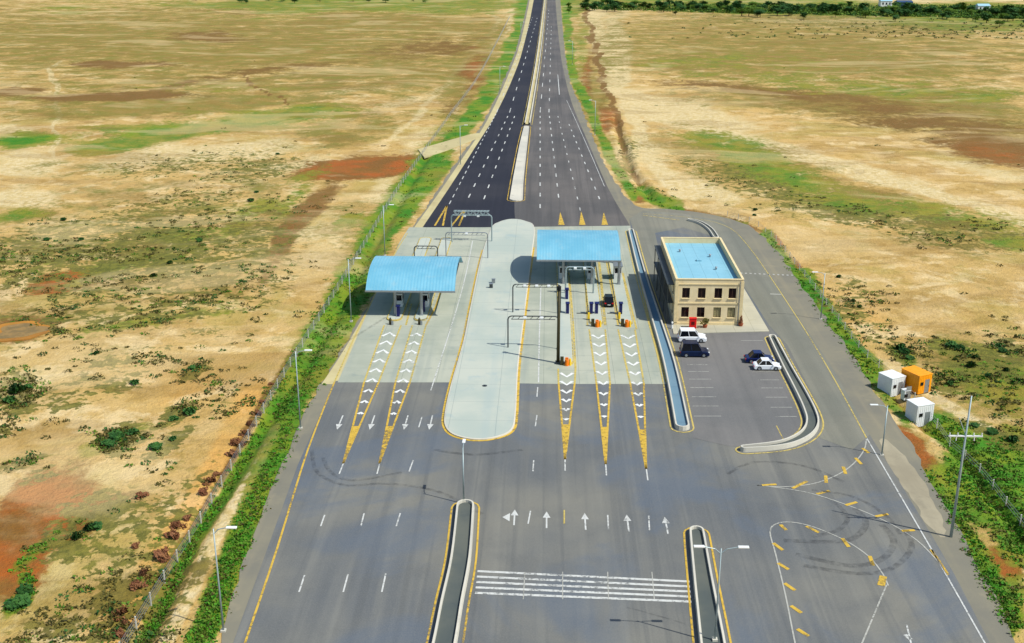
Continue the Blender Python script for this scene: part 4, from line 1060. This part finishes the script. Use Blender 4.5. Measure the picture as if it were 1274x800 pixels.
def planter(px, py, lab, mat, cone):
    p = P(px, py); r = empty('potted_plant', (p.x, p.y, .14), lab, 'potted plant')
    m = MB(); m.cyl((0, 0, 0), (0, 0, .45), .28, .4, 12); m.build('pot', simple('terracotta_mat', (150, 80, 50), .8), r)
    m = flat()
    if cone:
        for k in range(5): leaves(m, (0, 0, .6 + k * .24), .42 - .07 * k, .42 - .07 * k, .22, 60, .07, k + 3)
    else: leaves(m, (0, 0, .95), .75, .7, .6, 260, .1, 5)
    m.build('foliage', mat, r); m = MB(); m.cyl((0, 0, .4), (0, 0, .9), .05, .03, 6); m.build('stem', M_TRUNK, r)
planter(877, 408.5, 'bushy tan plant in a pot right of the red cabinet', LO, False)
planter(921.5, 406.5, 'cone shaped reddish potted shrub at the right corner of the building', LR, True)
p = P(836, 409); r = empty('bollard', (p.x, p.y, .0), 'white bollard by the left front corner of the building', 'bollard')
m = MB(); m.cyl((0, 0, 0), (0, 0, 1.1), .16, .16, 10); m.cyl((0, 0, 1.1), (0, 0, 1.2), .16, .06, 10); m.build('post', M_WHITE, r); m = MB(); m.cyl((0, 0, .75), (0, 0, .9), .165, .165, 10); m.build('band', M_NAVY, r)

# ------------------------------------------------------------------ cars
def car(loc, rz, paint, label, L=4.5, W=1.8, Hh=1.5, suv=False):
    r = empty('parked_car', (loc[0], loc[1], .04), label, 'car', None, rz)
    h1 = .80 if not suv else .95
    prof = [(-L / 2, .35), (-L / 2 + .05, h1 - .12), (-L / 2 + .25, h1), (-L * .18 + .1, h1 + .05), (L * .2, h1 + .04), (L / 2 - .35, h1 - .08), (L / 2 - .05, h1 - .25), (L / 2, .35), (L / 2 - .12, .2), (-L / 2 + .12, .2)]
    m = MB(); n = len(prof)
    sec = [(-1, .86), (-.93, 1), (0, 1.0), (.93, 1), (1, .86)]
    rows = []
    for sx, k in sec:
        rows.append([(x * (1 if abs(sx) < .95 else .97), sx * W / 2, .2 + (z - .2) * (k if z > .5 else 1)) for x, z in prof])
    vs = [v for row in rows for v in row]; fs = []
    for a in range(len(rows) - 1):
        for i in range(n): fs.append((a * n + i, a * n + (i + 1) % n, (a + 1) * n + (i + 1) % n, (a + 1) * n + i))
    fs += [tuple(range(n)), tuple(range((len(rows) - 1) * n, len(rows) * n))]
    m.add(vs, fs); m.build('body', paint, r, bevel=.04)
    if suv: gx0, gx1, tx0, tx1 = -L / 2 + .15, L * .24, -L / 2 + .4, L * .08
    else: gx0, gx1, tx0, tx1 = -L * .36, L * .22, -L * .2, L * .05
    z0, z1 = h1 - .02, Hh
    gw, tw_ = W * .46, W * .38
    m = MB(); m.add([(gx0, -gw, z0), (gx1, -gw, z0), (gx1, gw, z0), (gx0, gw, z0), (tx0, -tw_, z1), (tx1, -tw_, z1), (tx1, tw_, z1), (tx0, tw_, z1)], [(0, 1, 5, 4), (1, 2, 6, 5), (2, 3, 7, 6), (3, 0, 4, 7), (4, 5, 6, 7)])
    m.build('window', M_DGLASS, r)
    m = MB(); m.box(((tx0 + tx1) / 2, 0, z1 + .02), (tx1 - tx0 + .12, tw_ * 2 + .04, .07)); 
    for s_ in (-1, 1):
        for (a, b) in ((gx0, tx0), (gx1, tx1), ((gx0 + gx1) / 2, (tx0 + tx1) / 2)):
            m.cyl((a, s_ * (gw + .01), z0), (b, s_ * (tw_ + .01), z1), .045, n=5)
    m.build('roof', paint, r)
    for sx in (-1, 1):
        for sy in (-1, 1):
            m = MB(); m.cyl((sx * L * .3, sy * (W / 2 - .18), .33), (sx * L * .3, sy * (W / 2 + .02), .33), .33, .33, 16); w = m.build('wheel', M_BLACK, r)
            m = MB(); m.cyl((sx * L * .3, sy * (W / 2 + .02), .33), (sx * L * .3, sy * (W / 2 + .035), .33), .2, .2, 10); m.build('rim', M_STEEL, w)
    for sy in (-1, 1):
        m = MB(); m.box((L / 2 - .1, sy * W * .36, h1 - .25), (.2, .35, .14)); m.build('headlight', M_WHITE, r)
        m = MB(); m.box((-L / 2 + .07, sy * W * .38, h1 - .2), (.14, .28, .18)); m.build('tail_light', M_RED, r)
        m = MB(); m.box((gx1 - .1, sy * (W / 2 + .1), h1 + .08), (.12, .2, .13)); m.build('mirror', paint, r)
    m = MB(); m.box((-L / 2 - .01, 0, .5), (.02, .5, .12)); m.build('number_plate', M_WHITE, r)
    return r
PW = simple('white_car_mat', (220, 224, 226), .25, 0, .03); PN = simple('navy_car_mat', (18, 34, 66), .2, .3, .1); PB = simple('blue_car_mat', (20, 34, 84), .2, .3, .1); PK = simple('black_car_mat', (22, 24, 28), .3, .2, .1)
def C(px, py): q = P(px, py); return (q.x, q.y)
car(C(860.5, 424), 0, PW, 'white car parked nearest the building on the left row of bays', 4.3, 2.1, 1.8, True)
car(C(863.5, 442), 0, PN, 'tall dark navy car parked in front of the white one in the left row', 4.3, 2.15, 2.05, True)
car(C(944, 450), 0, PB, 'dark blue rounded car parked in the right row nearer the building', 4.2, 1.8, 1.5)
car(C(953.5, 459), 0, PW, 'white hatchback parked in the right row in front of the dark blue car', 3.9, 1.7, 1.45)
car(C(757, 379), math.pi / 2, PK, 'black car driving through the toll lane towards the right canopy', 3.6, 1.6, 1.7, True)

# ------------------------------------------------------------------ containers and cabins by the right verge
def cabin(px, py, w, d_, h_, rz, mat, label, kind='cabin', round_=False, stripes=True):
    p = G(px, py); r = empty(kind, (p.x, p.y, p.z), label, 'cabin' if kind != 'water_tank' else 'tank', None, rz)
    m = MB()
    if round_:
        m.cyl((-w / 2, 0, h_ / 2 + .2), (w / 2, 0, h_ / 2 + .2), h_ / 2, h_ / 2, 20); m.build('shell', mat, r, bevel=.08)
        m = MB()
        for s_ in (-1, 1): m.box((s_ * w * .3, 0, .2), (.25, h_ * .8, .5))
        m.build('cradle', M_DSTEEL, r); m = MB(); m.cyl((0, 0, h_ + .15), (0, 0, h_ + .4), .25, .25, 10); m.build('hatch', M_STEEL, r)
    else:
        m.box((0, 0, h_ / 2 + .15), (w, d_, h_))
        for k in range(int(w / .3)): m.box((-w / 2 + .2 + k * .3, 0, h_ / 2 + .15), (.1, d_ + .05, h_ - .3))
        for k in range(int(d_ / .3)): m.box((0, -d_ / 2 + .2 + k * .3, h_ / 2 + .15), (w + .05, .1, h_ - .3))
        m.build('body', mat, r)
        m = MB(); m.box((-w * .27, -d_ / 2 - .05, h_ * .62), (.5, .06, .45)); m.build('window', M_DGLASS, r)
        m = MB(); m.box((0, 0, h_ + .19), (w + .1, d_ + .1, .08)); m.build('roof', mat, r)
        m = MB(); m.box((w * .15, -d_ / 2 - .015, 1.15), (.8, .03, 1.9)); dd = m.build('door', M_STEEL, r); m = MB(); m.box((w * .15 + .3, -d_ / 2 - .05, 1.1), (.05, .05, .15)); m.build('handle', M_BLACK, dd)
        m = MB(); m.box((0, 0, .07), (w * .9, d_ * .9, .16)); m.build('skid', M_DSTEEL, r)
    return r
M_ORC = simple('orange_container_mat', (232, 150, 12), .5, 0, .08)
cabin(1108, 484, 2.4, 2.6, 2.6, math.radians(28), M_WHITE, 'white ribbed cabin on the verge, farther back and left of the orange container', 'site_cabin')
cabin(1138, 485, 2.3, 3.3, 2.6, math.radians(28), M_ORC, 'orange yellow site container between the two white cabins', 'site_container')
cabin(1143, 519, 2.5, 2.3, 2.9, math.radians(20), M_WHITE, 'white square cabin nearest the camera on the right verge', 'site_cabin')
cabin(1126, 495, .9, .8, 1.3, math.radians(20), M_WHITE, 'small white box standing between the white and orange cabins', 'utility_box')

# ------------------------------------------------------------------ street lamps
def lamp_proto(h, arm, label, both=False):
    r = empty('street_lamp', (0, 0, 0), label, 'street lamp', 'street lamps along the road')
    m = MB(); m.cyl((0, 0, 0), (0, 0, h), .10, .055, 8); m.build('pole', M_GT, r, smooth=True)
    m = MB(); m.box((0, 0, .1), (.45, .45, .2)); m.build('base', M_KERB, r)
    for s_ in ((1, -1) if both else (1,)):
        m = MB(); m.tube([(0, 0, h - .5), (s_ * arm * .35, 0, h - .05), (s_ * arm, 0, h + .15)], .05, 6); m.build('arm', M_GT, r)
        m = MB(); m.box((s_ * (arm + .4), 0, h + .16), (.95, .34, .14)); m.build('lamp_head', M_WHITE, r, bevel=.04)
    return r
LH = 10.5
l1 = lamp_proto(LH, 1.2, 'street lamp on the near left verge, closest to the camera'); l1.location = G(278, 785); 
for px, py, lab, rz, sc_ in ((374, 533, 'street lamp on the left verge beside the concrete apron edge', 0, 1), (437, 400, 'street lamp on the left verge beside the left blue canopy', 0, 1), (479, 318, 'street lamp on the left verge just behind the left blue canopy', 0, .95),
                        (1021, 397, 'street lamp on the right verge halfway along the service road', math.pi, .75), (1097, 566, 'low street lamp by the right edge line near the white cabins', math.pi, .62),
                        (573, 205, 'street lamp on the left verge of the far highway, nearest of its row', 0, 1), (622, 118, 'street lamp on the left verge of the far highway, midway along', 0, 1), (648, 52, 'farthest street lamp on the left verge of the highway', 0, 1),
                        (740, 168, 'street lamp on the right verge of the far highway, nearer one', math.pi, 1), (712, 80, 'street lamp on the right verge of the far highway, farther one', math.pi, 1)):
    copy_tree(l1, G(px, py), rz, lab, scale=(1, 1, sc_))
l2 = lamp_proto(9.3, 1.5, 'double armed street lamp rising from the median right of the stripes', True); l2.location = (P(889, 800).x, P(889, 800).y, .28)
p = P(577, 627); l3 = copy_tree(l1, (p.x, p.y, .28), math.pi / 2, 'slim street lamp at the nose of the median left of the stripes', scale=(1, 1, .62))
p = G(1183, 668)
r = empty('power_pole', p, 'tallest pale pole with crossarm on the right verge beside the green slope', 'pole')
m = MB(); m.cyl((0, 0, 0), (0, 0, 16.0), .17, .08, 8); m.build('pole', M_GT, r, smooth=True)
m = MB(); m.box((0, 0, 11.6), (3.4, .14, .14)); m.box((.9, 0, 11.35), (.08, .1, .5)); m.box((-.9, 0, 11.35), (.08, .1, .5)); m.build('crossarm', M_WHITE, r)
m = MB(); m.cyl((0, 0, 11.7), (-.9, 0, 13.6), .04, n=5); m.build('brace', M_GT, r)
for k in (-1.6, -.8, .8, 1.6):
    m = MB(); m.cyl((k, 0, 11.65), (k, 0, 11.95), .07, .05, 8); m.build('insulator', M_WHITE, r)
# little posts at highway median
for px, py, lab in ((638, 168, 'thin pole leaning beside the dark carriageway near the pale median'), ):
    pass

# ------------------------------------------------------------------ fences
def fence(pix, label, step, h, mat, n=8):
    pts = spline([P(*q) for q in pix], n)
    L = [0]
    for a, b in zip(pts[:-1], pts[1:]): L.append(L[-1] + (b - a).length)
    tot = L[-1]; k = int(tot / step)
    pos = []
    for i in range(k + 1):
        s_ = tot * i / k; j = max(0, min(len(L) - 2, next((q for q in range(len(L) - 1) if L[q + 1] >= s_), len(L) - 2)))
        t_ = (s_ - L[j]) / (L[j + 1] - L[j] + 1e-9); q = pts[j].lerp(pts[j + 1], t_); pos.append(Vector((q.x, q.y, gz(q))))
    o = pos[0]; r = empty('fence', o, label, 'fence')
    m = MB(); m.box((0, 0, h / 2 - .3), (.11, .11, h + .6)); m.box((0, 0, h + .03), (.13, .13, .06)); first = m.build('post', M_KERB, r); first.location = (0, 0, 0)
    for q in pos[1:min(len(pos), 98)]:
        c_ = first.copy(); COL.objects.link(c_); c_.parent = r; c_.location = q - o
    if len(pos) > 98:
        m = MB()
        for q in pos[98:]: m.box((q.x - o.x, q.y - o.y, q.z - o.z + h / 2), (.12, .12, h))
        x_ = m.build('far_posts', M_KERB, r); x_['kind'] = 'stuff'
    for hz in (.35, .7, 1.05, 1.35):
        if hz > h: continue
        m = MB(); m.tube([q - o + Vector((0, 0, hz)) for q in pos], .02, 4); m.build('wire', mat, r)
    return r
fence([(130, 850), (160, 797), (228, 680), (300, 560), (362, 455), (420, 362), (462, 292), (505, 222), (560, 145), (600, 88), (634, 22)], 'wire fence with pale posts along the left ditch', 4.0, 1.4, M_STEEL)
fence([(1310, 700), (1262, 640), (1215, 580), (1170, 535), (1120, 480), (1075, 440), (1040, 395), (990, 330), (950, 285), (905, 265)], 'wire fence with pale posts along the right ditch', 4.0, 1.2, M_STEEL)

# ------------------------------------------------------------------ culvert slab crossing the left ditch
m = MB(); m.prism(spline(PL([(520, 186), (548, 178), (592, 166), (596, 171), (560, 186), (528, 196)]), 3), -.3, .1); struct(m.build('side_track', M_CREAM))

# shallow brown puddle on the left flat
pc_ = P(26, 412); loop_ = []
for k in range(28):
    a = 2 * math.pi * k / 28; rr_ = 1 + .16 * math.sin(3 * a + 1) + .1 * math.sin(5 * a)
    loop_.append((pc_.x + 3.6 * rr_ * math.cos(a), pc_.y + 3.4 * rr_ * math.sin(a)))
zp = max(gz(q_) for q_ in loop_[::4] + [(pc_.x, pc_.y)]) + .06
wt = NT('muddy_water_mat'); M_MUD = wt.done(wt.mix(wt.ss(wt.noise(.6, 4), .4, .6), lin(140, 112, 62), lin(118, 98, 56)), .55)
m = MB(); m.prism(loop_, zp - .8, zp); struct(m.build('puddle_water', M_MUD))
m = MB(); m.prism([(pc_.x + (x_ - pc_.x) * 1.35, pc_.y + (y_ - pc_.y) * 1.35) for x_, y_ in loop_], zp - .8, zp - .02); struct(m.build('puddle_rim_soil', concrete('wet_soil_mat', (176, 120, 40), (150, 104, 40), (120, 80, 36), None, .1)))

# ------------------------------------------------------------------ vegetation: individual shrubs
def shrub_proto(name, label, mat, group, n=240, size=.13, r_=(1, 1, .7), cat='shrub'):
    r = empty(name, (0, 0, 0), label, cat, group)
    m = flat(); leaves(m, (0, 0, r_[2] * .55), r_[0], r_[1], r_[2], n, size, hash(mat.name) % 97 if False else len(label)); m.build('foliage', mat, r)
    m = MB()
    for k in range(4):
        a = k * 1.6; m.cyl((0, 0, -.25), (math.cos(a) * .4, math.sin(a) * .4, r_[2] * .7), .04, .015, 5)
    m.build('stem', M_TRUNK, r)
    return r
red = shrub_proto('shrub', 'rust red shrub growing along the left fence line', LR, 'rust red shrubs along the left fence')
first = True
redpos = [(172, 730, 1.1), (182, 715, 1.0), (200, 694, 1.3), (214, 668, 1.2), (222, 655, 1.0), (232, 645, .9), (252, 613, 1.2), (262, 600, 1.1), (270, 590, .8), (288, 566, 1.1), (296, 552, 1.3), (305, 540, .9), (152, 765, 1.2), (158, 775, .9), (312, 528, .8), (320, 515, .8), (326, 500, .7), (176, 617, 1.0), (168, 680, .9), (148, 790, 1.0), (337, 478, .7)]
LBL = 'rust red shrub growing along the left fence line'
for i, (px, py, s_) in enumerate(redpos):
    g = G(px, py); sc_ = s_ * random.uniform(.6, .9)
    if py in (617, 680):
        lab = 'lone rust red shrub on the open sand well left of the fence, ' + ('upper one' if py == 617 else 'lower one')
    else: lab = LBL
    if first: red.location = g; red.scale = (sc_ * 1.1, sc_ * .9, sc_); first = False
    else: copy_tree(red, g, random.uniform(0, 6), lab, scale=(sc_ * 1.1, sc_ * .9, sc_ * .9))
grn = shrub_proto('shrub', 'dark green shrub clump on the left sand flat', LD, 'dark green shrubs on the sand', 260, .16, (1.3, 1.1, .6))
gp = [(150, 545, 1.3), (165, 538, 1.0), (138, 553, 1.0), (197, 556, .9), (213, 546, .7), (28, 745, 1.2), (36, 735, 1.2), (22, 752, .9), (110, 660, .9), (95, 672, .9), (122, 655, .8), (20, 490, 1.3), (8, 500, 1.2), (35, 482, 1.0), (232, 513, .8), (215, 520, .7), (240, 458, .7), (165, 478, .7), (118, 440, .6),
      (1118, 434, 1.0), (1128, 441, 1.1), (1135, 447, .8), (1185, 430, 1.1), (1197, 436, 1.0), (1212, 446, .8), (1207, 458, .8), (1250, 440, .8), (1240, 432, .7), (1180, 478, .8), (1256, 548, .9), (1238, 540, .9), (1215, 530, .7), (1230, 470, .7), (1250, 463, .6), (940, 262, .7), (938, 268, .6), (1062, 375, .5), (1068, 382, .5), (1042, 345, .6), (80, 275, .8), (60, 300, .8), (100, 300, .9), (210, 330, .8), (190, 345, .9), (250, 300, .8), (310, 250, .9), (318, 240, .8), (345, 190, .8)]
for i, (px, py, s_) in enumerate(gp):
    g = G(px, py); sc_ = s_ * random.uniform(.8, 1.1)
    lab = 'dark green shrub clump on the left sand flat' if px < 600 else 'dark green shrub clump on the right sand beyond the cabins'
    gr_ = 'dark green shrubs on the left sand' if px < 600 else 'dark green shrubs on the right sand'
    if i == 0: grn.location = g; grn.scale = (sc_, sc_, sc_); grn['group'] = gr_
    else: copy_tree(grn, g, random.uniform(0, 6), lab, gr_, (sc_ * random.uniform(.8, 1.3), sc_, sc_ * random.uniform(.7, 1.0)))

# ------------------------------------------------------------------ far tree belt
def tree_proto(i, label, mat):
    r = empty('tree', (0, 0, 0), label, 'tree', 'trees of the far belt')
    rr = random.Random(100 + i); h_ = 5.2 + i * .5
    m = MB(); m.cyl((0, 0, -.5), (.1, 0, h_ * .55), .2, .1, 7)
    for k in range(4):
        a = k * 1.57 + i; m.cyl((.05, 0, h_ * .35), (math.cos(a) * 1.2, math.sin(a) * 1.2, h_ * .68), .09, .03, 5)
    m.build('trunk', M_TRUNK, r)
    m = flat()
    for k in range(5):
        a = rr.uniform(0, 6.28); q = rr.uniform(.3, 1.5)
        leaves(m, (math.cos(a) * q, math.sin(a) * q, h_ * rr.uniform(.45, .8)), 1.9, 1.9, 1.7, 120, .24, i * 31 + k, .4)
    m.build('crown', mat, r); return r
TL = 'dark green tree standing in the far belt along the top right'
protos = [tree_proto(0, TL, LD), tree_proto(1, TL, LD), tree_proto(2, TL, LG)]
k = 0
for i in range(255):
    u = random.random() ** .9
    px = 724 + u * 600
    mid = 8.5 + (px - 720) * .016
    py = mid + random.uniform(-3.5, 3.5) * (.7 + u * .8)
    if i % 4 == 0: py += 4 + 10 * u * random.random()
    pr = protos[random.choice((0, 0, 1, 1, 2))]
    p = P(px, py); sc_ = random.uniform(.6, 1.25)
    if k < 3: o = protos[k]; o.location = (p.x, p.y, 0); k += 1; continue
    copy_tree(pr, (p.x, p.y, gz(p)), random.uniform(0, 6), TL, scale=(sc_ * 1.5, sc_ * 1.4, sc_ * .85))
TL2 = 'low green tree standing on the far left horizon field'
for i in range(26):
    px = random.uniform(240, 640); py = random.uniform(-2, 4)
    p = P(px, py); sc_ = random.uniform(.5, .9)
    o = copy_tree(protos[i % 3], (p.x, p.y, gz(p)), random.uniform(0, 6), TL2, 'trees on the far left field', (sc_ * 1.6, sc_ * 1.6, sc_ * .8))
for i in range(5):
    p = P(random.uniform(704, 717), random.uniform(8, 18)); sc_ = .7
    copy_tree(protos[2], (p.x, p.y, gz(p)), i, 'green tree standing right beside the far end of the highway', 'trees beside the far highway', (sc_, sc_, sc_))
# farm buildings at the far edge
def farm(px, py, w, d_, h_, mat, roofm, label):
    p = P(px, py); r = empty('farm_building', (p.x, p.y, gz(p)), label, 'building')
    m = MB(); m.box((0, 0, h_ / 2), (w, d_, h_)); m.build('wall', mat, r)
    m = MB(); m.add([(-w / 2 - .3, -d_ / 2 - .3, h_), (w / 2 + .3, -d_ / 2 - .3, h_), (w / 2 + .3, d_ / 2 + .3, h_), (-w / 2 - .3, d_ / 2 + .3, h_), (-w / 2, 0, h_ + 1.4), (w / 2, 0, h_ + 1.4)], [(0, 1, 5, 4), (2, 3, 4, 5), (0, 4, 3), (1, 2, 5), (0, 3, 2, 1)]); m.build('roof', roofm, r)
    for k in (-.3, 0, .3):
        m = MB(); m.box((w * k, -d_ / 2 - .03, h_ * .55), (w * .12, .06, h_ * .35)); m.build('window', M_DGLASS, r)
M_FB = simple('farm_roof_mat', (150, 190, 206), .5, 0, .05)
farm(1101, 8, 9, 7, 4.5, M_WHITE, M_FB, 'small pale blue roofed farm building among the far trees')
farm(1124, 8, 12, 8, 3.5, simple('dark_barn_mat', (40, 62, 90), .6), simple('dark_barn_roof_mat', (50, 74, 104), .5), 'dark blue barn beside the pale farm building among the far trees')
farm(1222, 13, 9, 7, 3.6, M_WHITE, M_FB, 'white farm building half hidden by trees at top right')

# ------------------------------------------------------------------ scrub and grass, uncountable
def scatter(name, label, cat, mat_list, pick, N, size, rad, seed, hgt=.5, per=8, pyr=(60, 800), pxr=(-120, 1400), omin=.5):
    r_ = np.random.default_rng(seed)
    px = r_.uniform(pxr[0], pxr[1], N * 8); u = r_.uniform(0, 1, N * 8); py = pyr[0] + pyr[1] * u ** .62
    p = pick(px, py)
    keep = (r_.uniform(0, 1, N * 8) < p); px = px[keep][:N]; py = py[keep][:N]
    dd = FWD[None] * F + RIGHT[None] * (px[:, None] - CX) - UP[None] * (py[:, None] - CY)
    tt = -H / dd[:, 2]; x = dd[:, 0] * tt; y = dd[:, 1] * tt; z = ground_z(x, y)
    ok = out_dist(px, py) > omin
    x, y, z, py = x[ok], y[ok], z[ok], py[ok]; n = len(x)
    tr_ = np.repeat(np.arange(n), per); M = len(tr_)
    rr_ = r_.uniform(.5, 1.4, n) * rad
    a = r_.uniform(0, 2 * np.pi, M); q = np.sqrt(r_.uniform(0, 1, M)) * rr_[tr_]
    c = np.stack([x[tr_] + np.cos(a) * q, y[tr_] + np.sin(a) * q * .8, z[tr_] + r_.uniform(.05, 1, M) * hgt * (rr_[tr_] / rad) * np.clip(1.1 - q / (rr_[tr_] * 1.2), .1, 1)], 1)
    uu = r_.normal(size=(M, 3)); uu /= np.linalg.norm(uu, axis=1)[:, None]; ww = np.cross(uu, r_.normal(size=(M, 3))); ww /= np.linalg.norm(ww, axis=1)[:, None]
    s_ = size * r_.uniform(.6, 1.5, M)[:, None]
    V = np.stack([c - uu * s_ - ww * s_ * .6, c + uu * s_ - ww * s_ * .5, c + uu * s_ * .6 + ww * s_ * .7, c - uu * s_ * .7 + ww * s_ * .6], 1).reshape(-1, 3)
    me = bpy.data.meshes.new(name); me.vertices.add(len(V)); me.vertices.foreach_set('co', V.ravel())
    me.loops.add(4 * M); me.loops.foreach_set('vertex_index', np.arange(4 * M)); me.polygons.add(M); me.polygons.foreach_set('loop_start', np.arange(M) * 4)
    for mt in mat_list: me.materials.append(mt)
    me.polygons.foreach_set('material_index', (r_.integers(0, len(mat_list), n)[tr_]).astype(np.int32))
    me.update(calc_edges=True)
    o = bpy.data.objects.new(name, me); COL.objects.link(o)
    tag(o, label, cat, kind='stuff'); return o
def pick_scrub(px, py):
    d_ = out_dist(px, py); s_ = blobs(px, py, SCRUB)
    dd = FWD[None] * F + RIGHT[None] * (px[:, None] - CX) - UP[None] * (py[:, None] - CY)
    tt = -H / dd[:, 2]; nz = fbm(dd[:, 0] * tt, dd[:, 1] * tt, 9, 77, 3)
    return np.where(d_ > 3, np.clip((s_ * 1.0 + .02) * sstep(.46, .62, nz + s_ * .1), 0, 1), 0) * np.where(py > 560, .35, 1)
scatter('desert_scrub', 'low dark scrub tufts dotted over the sand', 'scrub', [LO, LG, LO, LD, LO], pick_scrub, 7000, .13, .75, 5, .45, 18)
def pick_grass(px, py):
    d_ = out_dist(px, py); s_ = np.maximum(strokes(px, py, STROKE_G), blobs(px, py, GREEN) * (py > 450)) - .9 * strokes(px, py, STROKE_P[2:4] + STROKE_P[1:2])
    return np.where(d_ > -.5, np.clip(s_ - .25, 0, 1), 0)
scatter('verge_grass', 'green grass and weeds along the ditches beside the road', 'grass', [LG, LV, LV, LG, LV, LO, LG], pick_grass, 14000, .11, .5, 6, .3, 10, omin=-.5)

scatter('undergrowth', 'dense dark green undergrowth below the far tree belt at top right', 'undergrowth', [LD, LG, LG], lambda px, py: ((np.abs(py - (8.5 + (px - 720) * .014)) < 3.5 + (px - 720) * .008)).astype(float), 2600, .45, 3.0, 8, 2.2, 14, pyr=(2, 26), pxr=(722, 1330))
scatter('undergrowth', 'small dark bushes strewn below the far tree belt at top right', 'undergrowth', [LD, LO], lambda px, py: np.clip((px - 780) / 700, .05, 1) * .5, 260, .3, 1.3, 9, 1.2, 14, pyr=(18, 30), pxr=(780, 1330))
